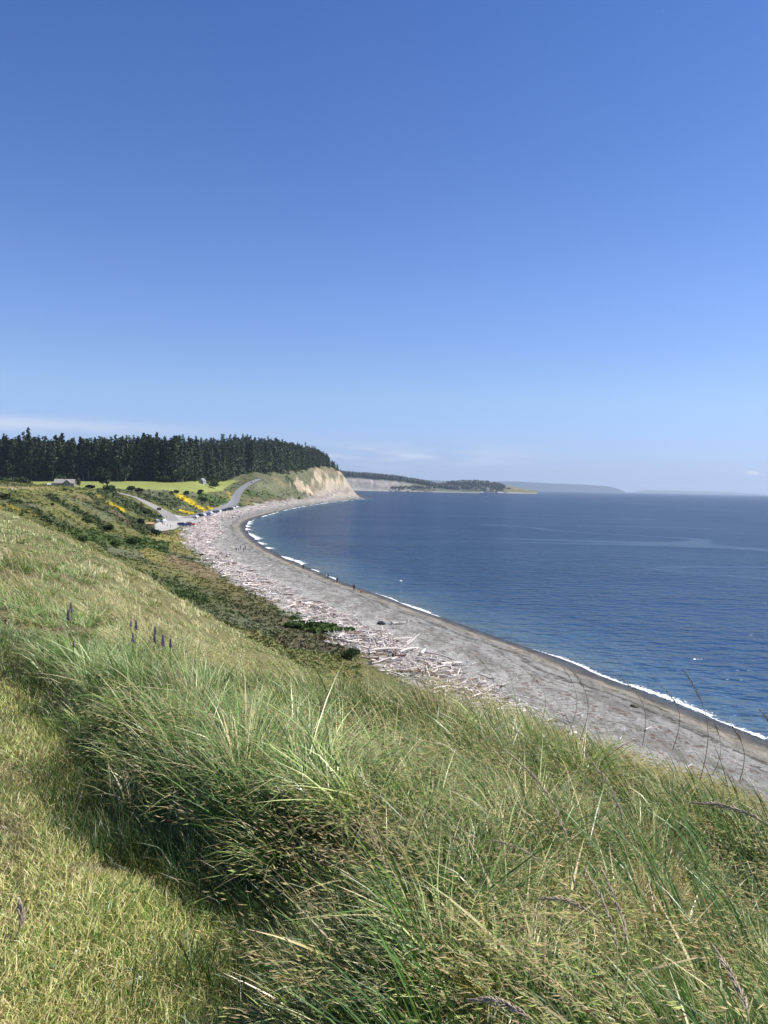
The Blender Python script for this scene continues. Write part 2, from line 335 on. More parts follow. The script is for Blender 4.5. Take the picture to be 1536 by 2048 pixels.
# ------------------------------------------------------------------ ground colours
OLIVE = np.array((0.125, 0.128, 0.040)); DARK = np.array((0.050, 0.062, 0.025)); BROWN = np.array((0.125, 0.098, 0.060)); YEL = np.array((0.50, 0.36, 0.015))
GREEN = np.array((0.055, 0.095, 0.022)); FIELD = np.array((0.225, 0.250, 0.070)); DRY = np.array((0.25, 0.20, 0.095)); MEAD = np.array((0.19, 0.165, 0.055))
PALE = np.array((0.37, 0.30, 0.205)); CBROWN = np.array((0.20, 0.155, 0.10)); SAGE = np.array((0.11, 0.115, 0.065))
CAPS = [  # plant communities, where they grow: (x1,y1,x2,y2,r,colour,strength)
    (20, 1002, 150, 1062, 9, DARK, .95), (97, 990, 215, 1055, 8, DARK, .95), (150, 980, 290, 1062, 12, DARK, .85), (205, 982, 300, 1030, 12, DARK, .9), (150, 1068, 330, 1098, 13, GREEN*.8, .8),
    (240, 1040, 300, 1060, 10, DARK, .7), (120, 975, 190, 985, 4, OLIVE*1.2, .9), (60, 1000, 190, 1052, 4, OLIVE*1.15, .8), (150, 985, 180, 1000, 3, DRY, .6), (220, 1020, 262, 1050, 5, BROWN, .6),
    (0, 980, 130, 985, 5, OLIVE*1.35, .8), (0, 975, 110, 977, 2.5, DRY*1.2, .7), (330, 990, 450, 1016, 12, DARK*1.2, .8), (400, 990, 450, 1008, 8, GREEN*.9, .8), (280, 990, 350, 1012, 6, DARK, .8),
    (196, 992, 247, 1022, 3, YEL*.75, .9), (45, 1015, 77, 1032, 3, YEL*.8, .8), (0, 1015, 5, 1023, 4, YEL*.8, .9), (12, 1010, 42, 1021, 3, YEL*.5, .7), (310, 1076, 375, 1083, 7, MEAD*1.25, .9),
    (346, 987, 361, 991, 3, YEL, 1), (361, 991, 385, 1004, 5, YEL, 1), (385, 1004, 412, 1022, 4, YEL, 1), (359, 1020, 388, 1028, 2.6, YEL, 1), (416, 1016, 430, 1020, 4, YEL, 1), (456, 984, 464, 999, 3, YEL*.9, 1),
    (435, 1015, 451, 1014, 2, YEL*.8, .9), (240, 1016, 248, 1020, 3, YEL*.8, .9), (280, 1003, 335, 1026, 2, MEAD, .8),
    (376, 1037, 400, 1038, 6, GREEN*1.2, 1), (295, 1105, 350, 1125, 14, MEAD, .9), (340, 1120, 430, 1150, 13, np.array((.20, .15, .085)), .9), (340, 1095, 400, 1110, 8, MEAD*1.1, .7), (355, 1068, 380, 1088, 9, np.array((.2, .18, .05)), .9),
    (390, 1105, 470, 1140, 7, DARK*1.1, .7), (300, 1160, 520, 1235, 12, DARK*1.3, .4), (420, 1165, 540, 1205, 12, BROWN*.95, .6), (470, 1210, 640, 1270, 16, BROWN*.9, .6), (330, 1130, 470, 1185, 14, MEAD*.8, .5), (595, 1238, 690, 1262, 13, GREEN, 1),
    (560, 1280, 760, 1300, 14, BROWN*.75, .7), (330, 1175, 400, 1200, 12, GREEN*.8, .6),
    (500, 985, 560, 1000, 8, GREEN*.8, .6), (520, 970, 560, 975, 8, SAGE*1.2, .8), (548, 955, 568, 970, 5, DRY*.8, .7), (575, 958, 640, 1000, 7, DARK*.9, .9), (500, 1000, 600, 1000, 5, BROWN, .7),
    (600, 955, 630, 950, 10, SAGE, .9), (640, 944, 675, 946, 6, CBROWN*.9, .9), (655, 950, 680, 958, 5, SAGE, .8), (630, 985, 652, 993, 8, CBROWN, .95)]
def ground_color(X, Y, Z, s=None):
    X = np.asarray(X, float); Y = np.asarray(Y, float)
    px, py = proj(X, Y, Z)
    if s is None: s = shore_s(X, Y)
    n1 = fbm(X/30, Y/30, 51, 4); n2 = fbm(X/8, Y/8, 52, 3); n3 = fbm(X/90, Y/90, 57, 3)
    c = SAGE*np.ones(X.shape+(3,))
    def mx(c, col, w): return c*(1-w[..., None])+np.asarray(col)*w[..., None]
    c = mx(c, OLIVE, sstep(.45, .6, n1)*.8); c = mx(c, DARK*1.4, sstep(.5, .64, n2)*.45)
    slope_l = (px < 390)*(py < 1092)*(Y < 560)*(Y > 110); c = mx(c, OLIVE, slope_l*sstep(.3, .5, n2)*.8)
    c = mx(c, DRY*.7, sstep(.6, .75, n1)*.5)
    # cliff
    cl = sstep(1180, 1330, Y)*(s > 30)
    c = mx(c, SAGE*1.05+(n2[..., None]-.5)*.06, cl*.9); c = mx(c, np.array((.19, .155, .10)), cl*.85*sstep(585, 640, px)*sstep(.38, .52, fbm(X/14, Y/22, 58, 3)+.12*(py > 962)))
    def cap(c, x1, y1, x2, y2, r, col, w):
        dx, dy = x2-x1, y2-y1; L2 = max(dx*dx+dy*dy, 1e-6); wx = px+(n2-.5)*r*1.6; wy = py+(n1-.5)*r*1.6
        t = np.clip(((wx-x1)*dx+(wy-y1)*dy)/L2, 0, 1); d = np.hypot(wx-x1-t*dx, wy-y1-t*dy)
        brk = sstep(.36, .50, fbm(X/4, Y/4, 59, 3)) if col[0] > .3 else 1.0
        return mx(c, col, w*(1-sstep(r*.7, r*1.15, d))*brk*(Y > 60))
    st = fbm(px/5.0, py/22.0, 61, 3)
    pl = lambda x1, y1, x2, y2, r: (1-sstep(r*.75, r*1.1, np.hypot(px-np.clip((x1+x2)/2, 0, 1e9), (py-(y1+y2)/2)*1.0)))
    for cc in CAPS: c = cap(c, *cc)
    for (x1, y1, x2, y2, r) in ((592, 966, 624, 986, 6), (632, 952, 662, 974, 10), (655, 977, 694, 991, 11), (662, 968, 700, 962, 10), (690, 965, 710, 992, 8), (625, 941, 642, 958, 2), (644, 941, 658, 957, 1.8), (676, 941, 682, 950, 2)):
        dx, dy = x2-x1, y2-y1; L2 = dx*dx+dy*dy; t = np.clip(((px-x1)*dx+(py-y1)*dy)/L2, 0, 1); wob = (st-.5)*r*4.2
        d = np.hypot(px-x1-t*dx, py-y1-t*dy)+wob
        w = (1-sstep(r*.75, r*1.15, d))*(Y > 1150)*(s > 22); c = mx(c, PALE*(.35+.75*n2[..., None]+.55*st[..., None]), w)
    for (x1, y1, x2, y2, r) in ((628, 978, 650, 996, 7), (685, 976, 700, 990, 2.2), (672, 982, 684, 992, 2)):
        dx, dy = x2-x1, y2-y1; L2 = dx*dx+dy*dy; t = np.clip(((px-x1)*dx+(py-y1)*dy)/L2, 0, 1); d = np.hypot(px-x1-t*dx, py-y1-t*dy)+(st-.5)*r
        c = mx(c, CBROWN, (1-sstep(r*.75, r*1.15, d))*(Y > 1150)*.9)
    w = (Y > 1200)*(1-sstep(36, 52, s))*(px > 630); c = mx(c, np.array((.33, .29, .23)), w*.8)
    # hay field
    fld = (Y > 560)*(Z > 18)*(X < -130)*sstep(0, 1.2, Z-18)*(Y < 1100)
    ed = seg_dist(X, Y, [tuple(q[:2]) for q in FE]); fld = fld*(ed[1] > 0)*sstep(1, 6, ed[0])
    rows = .92+.16*noise(X*0.05, Y/3.0, 71); c = mx(c, FIELD*1.0, fld*1.0); c = np.where((fld > .5)[..., None], c*(rows*(.85+.3*n3))[..., None], c)
    rd, _ = seg_dist(X, Y, [tuple(q[:2]) for q in ROADR]); c = mx(c, DARK*1.4, (fld > .3)*(1-sstep(10, 16, rd)))
    # paler meadow plateau near the old farmhouse
    pt = (Y > 330)*(Y < 570)*(X < -175)*sstep(22.5, 23.2, Z); c = mx(c, np.array((.24, .24, .085)), pt*.8)
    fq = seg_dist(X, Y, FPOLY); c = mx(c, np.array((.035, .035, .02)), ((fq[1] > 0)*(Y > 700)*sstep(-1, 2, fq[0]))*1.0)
    # near bluff top under the grass
    nr = 1-sstep(60, 110, Y); c = mx(c, np.array((.10, .085, .045)), nr*(Z > 15)*.9); c = mx(c, np.array((.16, .155, .065)), sstep(14, 30, Y)*(1-sstep(110, 150, Y))*sstep(10, 13, Z)*.9)
    c = c*(.8+.4*fbm(X/3, Y/3, 77, 2))[..., None]
    return np.clip(c, .005, .9)

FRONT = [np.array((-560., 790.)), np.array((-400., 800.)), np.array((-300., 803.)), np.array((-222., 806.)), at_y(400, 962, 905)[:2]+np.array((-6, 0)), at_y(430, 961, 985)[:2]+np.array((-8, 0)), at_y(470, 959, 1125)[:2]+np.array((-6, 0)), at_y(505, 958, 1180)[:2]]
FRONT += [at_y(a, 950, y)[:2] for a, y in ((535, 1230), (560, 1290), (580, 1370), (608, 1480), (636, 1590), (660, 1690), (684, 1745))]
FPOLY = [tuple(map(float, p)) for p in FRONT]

# ------------------------------------------------------------------ terrain sheet
def az_cols(n, lo=-31, hi=31):
    dense = np.arctan(np.linspace(math.tan(R(lo)), math.tan(R(hi)), n)); rest = np.radians(np.arange(hi+3, 360+lo-2, 4.0)); return np.concatenate([dense, rest])
def polar_grid(az, r, wrap=True):
    A_, R_ = np.meshgrid(az, r); X = np.sin(A_)*R_; Y = np.cos(A_)*R_
    nr, na = X.shape; idx = np.arange(nr*na).reshape(nr, na); nx = np.roll(idx, -1, 1)
    q = np.stack([idx[:-1], nx[:-1], nx[1:], idx[1:]], -1)
    if not wrap: q = q[:, :-1]
    return X, Y, q.reshape(-1, 4)[:, ::-1]
def build_terrain():
    az = az_cols(720); r = np.concatenate([np.geomspace(0.25, 58, 150), np.geomspace(59, 2700, 820)])
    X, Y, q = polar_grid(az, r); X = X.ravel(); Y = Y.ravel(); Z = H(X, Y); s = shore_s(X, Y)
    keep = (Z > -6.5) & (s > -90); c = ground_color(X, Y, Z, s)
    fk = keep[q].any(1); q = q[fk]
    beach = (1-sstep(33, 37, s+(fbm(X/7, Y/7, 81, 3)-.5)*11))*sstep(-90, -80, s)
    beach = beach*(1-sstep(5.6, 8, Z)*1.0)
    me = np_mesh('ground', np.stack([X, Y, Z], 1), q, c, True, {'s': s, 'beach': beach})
    b = NB('ground_cover_and_gravel'); s_ = b.attr('s'); bm_ = b.attr('beach'); vc = b.attr('Col', 'Color')
    w1 = b.noise(.12, 3); w2 = b.noise(.6, 5, .65); sp = b.math('ADD', b.math('ADD', s_, b.math('MULTIPLY', b.math('SUBTRACT', w1, .5), 4.5)), b.math('MULTIPLY', b.math('SUBTRACT', w2, .5), 3.4))
    g = b.ramp(b.math('DIVIDE', sp, 40.0), [(0.0, (.055, .054, .050)), (.045, (.075, .070, .060)), (.085, (.13, .12, .10)), (.12, (.28, .25, .195)), (.18, (.22, .205, .18)), (.24, (.255, .245, .225)), (.6, (.33, .315, .288)), (1.0, (.38, .355, .32))])
    fine = b.noise(9.0, 3, .7); g = b.mix(1.0, g, b.ramp(fine, [(.3, (.62, .62, .62)), (.7, (1.35, 1.35, 1.35))]), 'MULTIPLY')
    g = b.mix(1.0, g, b.ramp(b.noise(.9, 4, .65, b.mapping((1, .35, 1))), [(.3, (.8, .8, .8)), (.7, (1.18, 1.18, 1.18))]), 'MULTIPLY')
    g = b.mix(1.0, g, b.mix(b.rng(b.noise(.35, 5, .7, b.mapping((1, .4, 1), (0, 0, R(18)))), .44, .60), (1.08, 1.08, 1.08), (.72, .71, .70)), 'MULTIPLY')
    def wrack(s0, w, th, colr, g):
        d = b.math('ABSOLUTE', b.math('SUBTRACT', b.math('ADD', s_, b.math('MULTIPLY', b.math('SUBTRACT', b.noise(.07, 4, .6), .5), 12.0)), s0))
        m = b.math('MULTIPLY', b.rng(d, w, w*.3), b.rng(b.noise(1.3, 4, .7), th, th+.08))
        return b.mix(b.math('MULTIPLY', m, .85), g, colr)
    g = wrack(11.5, .5, .46, (.07, .06, .045), g); g = wrack(19.5, 2.4, .52, (.15, .10, .075), g); g = wrack(9.0, 1.0, .42, (.055, .045, .035), g); g = wrack(13.5, 1.2, .50, (.11, .07, .052), g); g = wrack(16.5, 1.8, .50, (.125, .085, .065), g); g = wrack(6.2, .7, .50, (.06, .05, .04), g)
    v2 = b.mix(1.0, vc, b.ramp(b.noise(1.6, 5, .7), [(.25, (.45, .45, .45)), (.75, (1.6, 1.6, 1.6))]), 'MULTIPLY')
    b.base(b.mix(bm_, v2, g)); b.p.inputs['Specular IOR Level'].default_value = .15
    b.L.new(b.rng(sp, 1.0, 4.0, .45, .9), b.p.inputs['Roughness'])
    n1 = b.bump(b.noise(1.4, 5, .7), .9, .5); n2 = b.bump(fine, .5, .06, n1); b.L.new(n2, b.p.inputs['Normal'])
    tag(link('ground', me, b.m), kind='structure')
build_terrain()

# ------------------------------------------------------------------ sea
def build_sea():
    az = az_cols(360, -12, 31); r = np.concatenate([np.geomspace(30, 2500, 420), np.geomspace(2600, 40000, 50)])
    X, Y, q = polar_grid(az, r); X = X.ravel(); Y = Y.ravel(); s = -shore_s(X, Y); s = np.clip(s, -30, 3000)
    Z = np.zeros_like(X)
    me = np_mesh('sea', np.stack([X, Y, Z], 1), q, None, True, {'d': s})
    b = NB('sea_water'); d = b.attr('d')
    dn = b.math('ADD', d, b.math('MULTIPLY', b.math('SUBTRACT', b.noise(.03, 4), .5), 26.0))
    c = b.ramp(b.math('DIVIDE', dn, 120.0), [(0.0, (.085, .115, .110)), (.04, (.050, .095, .115)), (.12, (.026, .066, .105)), (.24, (.005, .030, .064)), (1.0, (.0015, .021, .058))])
    b.base(c); b.p.inputs['IOR'].default_value = 1.333; b.p.inputs['Roughness'].default_value = .16
    # wind-roughened surface: wavelets, chop and long slicks
    m1 = b.mapping((.8, 1.25, 1), (0, 0, R(-12))); m2 = b.mapping((.10, .22, 1), (0, 0, R(-18)))
    h1 = b.noise(.36, 2.6, .48, m1); h2 = b.noise(1.0, 3, .5, m2)
    patch = b.rng(b.noise(.006, 4, .6, b.mapping((1, 1.8, 1))), .38, .62, .65, 1.2)
    sl = b.noise(.0022, 2, .45, b.mapping((.55, 1.5, 1), (0, 0, R(14)))); slick = b.math('MULTIPLY', b.rng(b.math('ABSOLUTE', b.math('SUBTRACT', sl, .5)), .006, .001), b.rng(d, 60, 200))
    hh = b.math('MULTIPLY', b.math('ADD', h1, b.math('MULTIPLY', h2, 1.5)), patch)
    bp = b.new('ShaderNodeBump'); b.L.new(hh, bp.inputs['Height']); bp.inputs["Distance"].default_value = 1.15; b.L.new(b.rng(slick, 0, 1, 1.0, .35), bp.inputs['Strength'])
    fr = b.new('ShaderNodeFresnel'); fr.inputs['IOR'].default_value = 1.333; b.L.new(bp.outputs[0], fr.inputs['Normal'])
    gl = b.new('ShaderNodeBsdfGlossy'); gl.inputs['Roughness'].default_value = .10; b.L.new(bp.outputs[0], gl.inputs['Normal']); df = b.new('ShaderNodeBsdfDiffuse'); b.L.new(c, df.inputs['Color']); b.L.new(bp.outputs[0], df.inputs['Normal'])
    mx_ = b.new('ShaderNodeMixShader'); b.L.new(b.math('MULTIPLY', fr.outputs[0], b.rng(slick, 0, 1, .40, .48)), mx_.inputs[0]); b.L.new(df.outputs[0], mx_.inputs[1]); b.L.new(gl.outputs[0], mx_.inputs[2]); b.L.new(mx_.outputs[0], b.out.inputs['Surface'])
    tag(link('sea', me, b.m), kind='structure')
build_sea()

# ------------------------------------------------------------------ surf
def build_surf():
    pts = [np.array(p) for p in resample([tuple(p) for p in SH[2:nS-5]], 1.0)]; pts = np.array(pts)
    # arc length and normals
    d = np.diff(pts, axis=0); L_ = np.hypot(d[:, 0], d[:, 1]); arc = np.concatenate([[0], np.cumsum(L_)])
    t = np.gradient(pts, axis=0)
    k = np.ones(21)/21; t = np.stack([np.convolve(np.pad(t[:, i], 10, 'edge'), k, 'valid') for i in (0, 1)], 1); t /= np.hypot(t[:, 0], t[:, 1])[:, None]
    nrm = np.stack([t[:, 1], -t[:, 0]], 1)  # seaward
    px, py = proj(pts[:, 0], pts[:, 1], np.zeros(len(pts)))
    # breaker strength along the shore
    segs = [(1060, 1110, .3), (1105, 1240, .5), (1240, 1420, .8), (1430, 1536, .5), (800, 860, .75), (860, 880, .4), (740, 800, .35), (620, 635, .6), (650, 672, .5), (562, 600, 1.4)]
    st = np.zeros(len(pts)); far = pts[:, 1] > 420
    for a, b_, v in segs: st = np.maximum(st, v*sstep(a-6, a+8, px)*(1-sstep(b_-8, b_+6, px))*(~far)*1.0)
    nn = fbm(arc/16, arc*0, 91, 3); st = np.maximum(st, (pts[:, 1] > 330)*(pts[:, 1] < 1000)*sstep(.46, .58, nn)*1.7); st = np.maximum(st, (pts[:, 1] >= 1000)*sstep(.48, .58, nn)*1.3)
    V = []; Q = []; C = []; cross = [-.4, 0.0, .3, .7, 1.3, 2.2, 3.4]; hgt = [0.04, .12, .26, .22, .12, .06, .03]
    nc = len(cross)
    for i in range(len(pts)):
        w = st[i]*(.7+.6*noise(arc[i]/4, 0, 93)); w = float(max(w, 0.0))*.78
        off = (noise(arc[i]/12, 0, 95)-.5)*1.6*min(w, 1)+.3*w
        for c_, h_ in zip(cross, hgt):
            p = pts[i]+nrm[i]*(c_*w+off); V.append((p[0], p[1], max(.03, h_*min(w, 1.4))+0.02 if w > .02 else -.3)); C.append(w)
    V = np.array(V); m = len(pts); idx = np.arange(m*nc).reshape(m, nc)
    q = np.stack([idx[:-1, :-1], idx[:-1, 1:], idx[1:, 1:], idx[1:, :-1]], -1).reshape(-1, 4); act = np.array(C)[q].min(1) > .08; q = q[act]
    edge = np.tile(np.array([.1, .7, 1, .85, .55, .38, .1]), m)*np.clip(np.array(C)*3, 0, 1)
    me = np_mesh('surf_foam', V, q, None, True, {'e': edge})
    b = NB('white_sea_foam'); a = b.math('ADD', b.attr('e'), b.math('MULTIPLY', b.math('SUBTRACT', b.noise(1.6, 6, .75), .5), 2.6)); al = b.rng(a, .40, .62)
    b.base((.85, .87, .88)); b.p.inputs['Roughness'].default_value = .8; b.L.new(al, b.p.inputs['Alpha']); b.L.new(b.bump(b.noise(3., 4), .6, .1), b.p.inputs['Normal'])
    tag(link('surf_foam', me, b.m), 'white foam of small waves breaking along the grey beach', 'foam', kind='stuff')
build_surf()

# ------------------------------------------------------------------ roads
def in_poly(X, Y, poly):
    c = np.zeros(X.shape, bool); n_ = len(poly)
    for i in range(n_):
        x1, y1 = poly[i]; x2, y2 = poly[(i+1) % n_]
        cnd = ((y1 > Y) != (y2 > Y)) & (X < (x2-x1)*(Y-y1)/((y2-y1) if y2 != y1 else 1e-9)+x1); c ^= cnd
    return c
def build_roads():
    b = NB('worn_pale_asphalt'); nz = b.noise(.5, 5, .6); b.base(b.ramp(nz, [(.3, (.20, .19, .175)), (.7, (.29, .275, .25))])); b.p.inputs['Roughness'].default_value = .9
    b2 = NB('gravel_lot_surface'); nz = b2.noise(.3, 5, .6); b2.base(b2.ramp(nz, [(.3, (.30, .285, .25)), (.7, (.42, .40, .36))])); b2.p.inputs['Roughness'].default_value = .95
    b3 = NB('dark_asphalt'); nz = b3.noise(.5, 5, .6); b3.base(b3.ramp(nz, [(.3, (.15, .15, .155)), (.7, (.21, .21, .215))])); b3.p.inputs['Roughness'].default_value = .9
    for rd, w, nm, m in ((ROADL, 4.2, 'access_road', b.m), (ROADR, 4.6, 'coast_road', b3.m)):
        c = np.array([p for p in resample([tuple(q) for q in rd], 2.0)]); t = np.gradient(c[:, :2], axis=0); t /= np.hypot(t[:, 0], t[:, 1])[:, None]; nn_ = np.stack([-t[:, 1], t[:, 0]], 1)
        V = []; offs = np.linspace(-w, w, 7)
        hc = H(c[:, 0], c[:, 1])
        kk = np.ones(9)/9; hs = np.convolve(np.pad(hc, 4, 'edge'), kk, 'valid')
        for o_ in offs:
            p = c[:, :2]+nn_*o_; hz = H(p[:, 0], p[:, 1]); V.append(np.stack([p[:, 0], p[:, 1], np.maximum(hs+.1, hz+.06)+.12], 1))
        V = np.stack(V, 1); m_, k_ = V.shape[:2]; idx = np.arange(m_*k_).reshape(m_, k_)
        q = np.stack([idx[:-1, :-1], idx[1:, :-1], idx[1:, 1:], idx[:-1, 1:]], -1).reshape(-1, 4)
        tag(link(nm, np_mesh(nm, V.reshape(-1, 3), q, None, True), m), kind='structure')
    lp = [tuple(p[:2]) for p in smooth_poly(LOTC+[LOTC[0]], 2)]
    xs = np.arange(-165, -85, 1.2); ys = np.arange(355, 560, 1.6); X, Y = np.meshgrid(xs, ys); ins = in_poly(X, Y, lp); Z = H(X, Y)+.16
    idx = np.arange(X.size).reshape(X.shape); q = np.stack([idx[:-1, :-1], idx[:-1, 1:], idx[1:, 1:], idx[1:, :-1]], -1).reshape(-1, 4); q = q[ins.ravel()[q].all(1)]
    tag(link('parking_lot', np_mesh('parking_lot', np.stack([X.ravel(), Y.ravel(), Z.ravel()], 1), q, None, True), b2.m), kind='structure')
build_roads()

# ------------------------------------------------------------------ far headlands and hills
def headland(name, prof, Y0, depth, colf, matn, base_slope=.5, nx=260, crag=0.0, pxs=None):
    """prof: list of (px, py_top) outlines on the horizon; a ridge with real depth standing in the sea"""
    pts = [at_y(a, b_, Y0) for a, b_ in prof]; xs = np.array([p[0] for p in pts]); zs = np.array([max(p[2], .5) for p in pts])
    X1 = np.linspace(xs[0], xs[-1], nx); zt = np.interp(X1, xs, zs); zt = np.convolve(np.pad(zt, 3, 'edge'), np.ones(7)/7, 'valid')
    ts = np.array([-.16, -.12, -.1, -.085, -.07, -.055, -.04, -.02, 0, .1, .25, .45, .7, .9, 1.0]); hs = np.array([-.03, .0, .05, .22, .42, .62, .8, .94, 1, 1.02, 1.02, .95, .7, .3, -.05])
    V = []
    for i, (t, h) in enumerate(zip(ts, hs)):
        nzv = fbm(X1/(depth*.05)+5, np.full(nx, t*12), 101, 4)-.5
        y = Y0+t*depth+nzv*depth*crag*(1 if t < 0 else .3); z = zt*h*(1+(nzv*.25 if 0 < h < .95 else 0)); V.append(np.stack([X1*(y/Y0), y, np.where(z < .3, z-3*(h < .04), z)], 1))
    V = np.stack(V, 1); idx = np.arange(nx*len(ts)).reshape(nx, len(ts)); q = np.stack([idx[:-1, :-1], idx[1:, :-1], idx[1:, 1:], idx[:-1, 1:]], -1).reshape(-1, 4)
    Vf = V.reshape(-1, 3); hn = np.tile(hs, nx); c = colf(Vf, hn, np.repeat(X1, len(ts)))
    b = NB(matn); b.base(b.mix(1.0, b.attr('Col', 'Color'), b.ramp(b.noise(60/depth, 5, .65), [(.3, (.7, .7, .7)), (.7, (1.35, 1.35, 1.35))]), 'MULTIPLY')); b.p.inputs['Roughness'].default_value = .95; b.p.inputs['Specular IOR Level'].default_value = .1
    o = link(name, np_mesh(name, Vf, q, c, True), b.m); tag(o, kind='structure')
    return X1, zt, V
def pxof(Vf): return proj(Vf[:, 0], Vf[:, 1], Vf[:, 2])
def tower_wood(name, label, P3, hgt, colr, seed=3):
    r_ = np.random.default_rng(seed); n_ = len(P3); V = []; k = 5
    a = np.linspace(0, 2*np.pi, k, endpoint=False); hh = hgt*(.6+.6*r_.random(n_)); ww = hh*(.28+.14*r_.random(n_))
    lv = [(0, .75), (.28, 1.0), (.62, .72), (1.0, .03)]
    V = np.zeros((n_, len(lv), k, 3)); rot = r_.random(n_)*6
    for j, (t, w) in enumerate(lv):
        for i in range(k):
            jit = .75+.5*r_.random(n_); V[:, j, i, 0] = P3[:, 0]+np.cos(a[i]+rot)*ww*w*jit; V[:, j, i, 1] = P3[:, 1]+np.sin(a[i]+rot)*ww*w*jit; V[:, j, i, 2] = P3[:, 2]-hgt*.1+hh*t*(1+(.15*(r_.random(n_)-.5) if 0 < t < 1 else 0))
    base = np.arange(n_)[:, None, None]*len(lv)*k; q = []
    for j in range(len(lv)-1):
        for i in range(k): q.append(np.stack([base[:, 0, 0]+j*k+i, base[:, 0, 0]+j*k+(i+1) % k, base[:, 0, 0]+(j+1)*k+(i+1) % k, base[:, 0, 0]+(j+1)*k+i], 1))
    c = np.repeat(colr*(.6+.8*r_.random((n_, 1))), len(lv)*k, 0)
    o = link(name, np_mesh(name, V.reshape(-1, 3), np.concatenate(q), c), M_NEEDLE); tag(o, label, 'wood', kind='stuff')
def build_far():
    def c1(V, h, x):
        px, py = pxof(V); n_ = fbm(V[:, 0]/120, V[:, 2]/25, 7, 4); c = np.ones((len(V), 3))*np.array((.36, .31, .27))
        m = sstep(.5, .62, n_)*.7; c = c*(1-m[:, None])+np.array((.20, .19, .15))*m[:, None]
        g = np.clip(sstep(770, 850, px), 0, 1)*.9; c = c*(1-g[:, None])+np.array((.09, .10, .05))*g[:, None]
        t = (h > .66); c = np.where(t[:, None], np.array((.035, .05, .03)), c); b_ = (h < .1); return np.where(b_[:, None], np.array((.30, .28, .25)), c)
    Y1 = 5000
    X1, zt, V = headland('far_bluff', [(600, 940), (680, 944), (740, 949), (790, 954), (830, 961), (865, 969), (880, 974), (925, 979.5), (960, 981)], Y1, 1500, c1, 'far_bluff_ground', crag=.03)
    r_ = np.random.default_rng(5); n_ = 1500; u = r_.random(n_)**.9*(len(X1)-1)*.88; i = u.astype(int); t = r_.random(n_)
    f = np.clip(1-sstep(.55, .86, u/len(X1)), 0, 1); dist = -.045+t*.12
    P3 = np.stack([X1[i], Y1+dist*1500, zt[i]*.86], 1); P3[:, 0] *= P3[:, 1]/Y1; tower_wood('far_conifer_wood', 'dark conifer wood along the top of the far pale bluff', P3, 27, np.array((.030, .045, .030)))
    n_ = 160; u = r_.random(n_); xx = 780+u*95; P3 = np.array([at_y(a, 977-4*r_.random()*(1-abs(a-830)/70), Y1-110-60*r_.random()) for a in xx]); tower_wood('far_slope_trees', 'sparse dark trees scattered at the foot of the far bluff', P3, 13, np.array((.045, .06, .035)), 9)
    def c2(V, h, x):
        px, py = pxof(V); c = np.ones((len(V), 3))*np.array((.16, .15, .075)); return np.where((h < .1)[:, None], np.array((.36, .33, .29)), c)
    Y2 = 5600
    X2, z2, _ = headland('far_point', [(835, 981), (850, 977), (872, 968), (890, 964.5), (920, 962), (955, 962), (985, 964.5), (1008, 970), (1025, 973), (1040, 976.5), (1055, 979.5), (1075, 982)], Y2, 1100, c2, 'far_point_ground', crag=.01)
    n_ = 1100; xx = 868+r_.random(n_)*142; P3 = []
    for a in xx:
        e = 1-((a-939)/72)**2; dd = -120+r_.random()*350
        y_ = Y2+dd; zz = at_y(a, 976-12*max(e, 0)**.6*r_.random()**.6, y_)[2]; P3.append((at_y(a, 975, y_)[0], y_, max(zz-4, 2)))
    tower_wood('far_point_wood', 'dark rounded wood covering the low far point', np.array(P3), 24, np.array((.028, .042, .030)), 21)
    n_ = 40; xx = np.concatenate([1012+r_.random(25)*8, 880+r_.random(15)*110]); P3 = np.array([at_y(a, 977.5, Y2-100) for a in xx]); tower_wood('far_shore_trees', 'small dark trees standing at the far point shore', P3, 11, np.array((.04, .05, .03)), 22)
    def c3(V, h, x): return np.ones((len(V), 3))*np.array((.02, .035, .045))
    headland('distant_hills', [(780, 965), (860, 960), (900, 962), (960, 964), (1010, 962.5), (1040, 963), (1075, 965), (1100, 966.5), (1130, 967.5), (1165, 969), (1200, 971.5), (1222, 973.5), (1232, 976), (1240, 979.5), (1250, 983)], 22000, 4500, c3, 'distant_hill_ground', crag=.01)
    headland('distant_island', [(1270, 983), (1290, 980.5), (1330, 981), (1370, 982), (1420, 983), (1460, 984), (1500, 986.5), (1530, 989)], 33000, 4000, c3, 'distant_island_ground', crag=.005)
build_far()

def quad_cloud(r_, cen, size, col, flat=.0, nrm=None):
    """leafy cards: (n,3) centres, sizes, colours -> V,Q,C"""
    n_ = len(cen); a = r_.normal(size=(n_, 3)); a[:, 2] *= (1-flat); a /= np.linalg.norm(a, axis=1)[:, None]; b_ = np.cross(a, r_.normal(size=(n_, 3))); b_ /= np.linalg.norm(b_, axis=1)[:, None]
    a = a*size[:, None]*.5; b_ = b_*size[:, None]*(.28+.2*r_.random((n_, 1))); V = np.stack([cen-a*.9, cen-b_+a*.1, cen+a, cen+b_-a*.1], 1)
    return V.reshape(-1, 3), np.arange(n_*4).reshape(n_, 4), np.repeat(col, 4, 0)
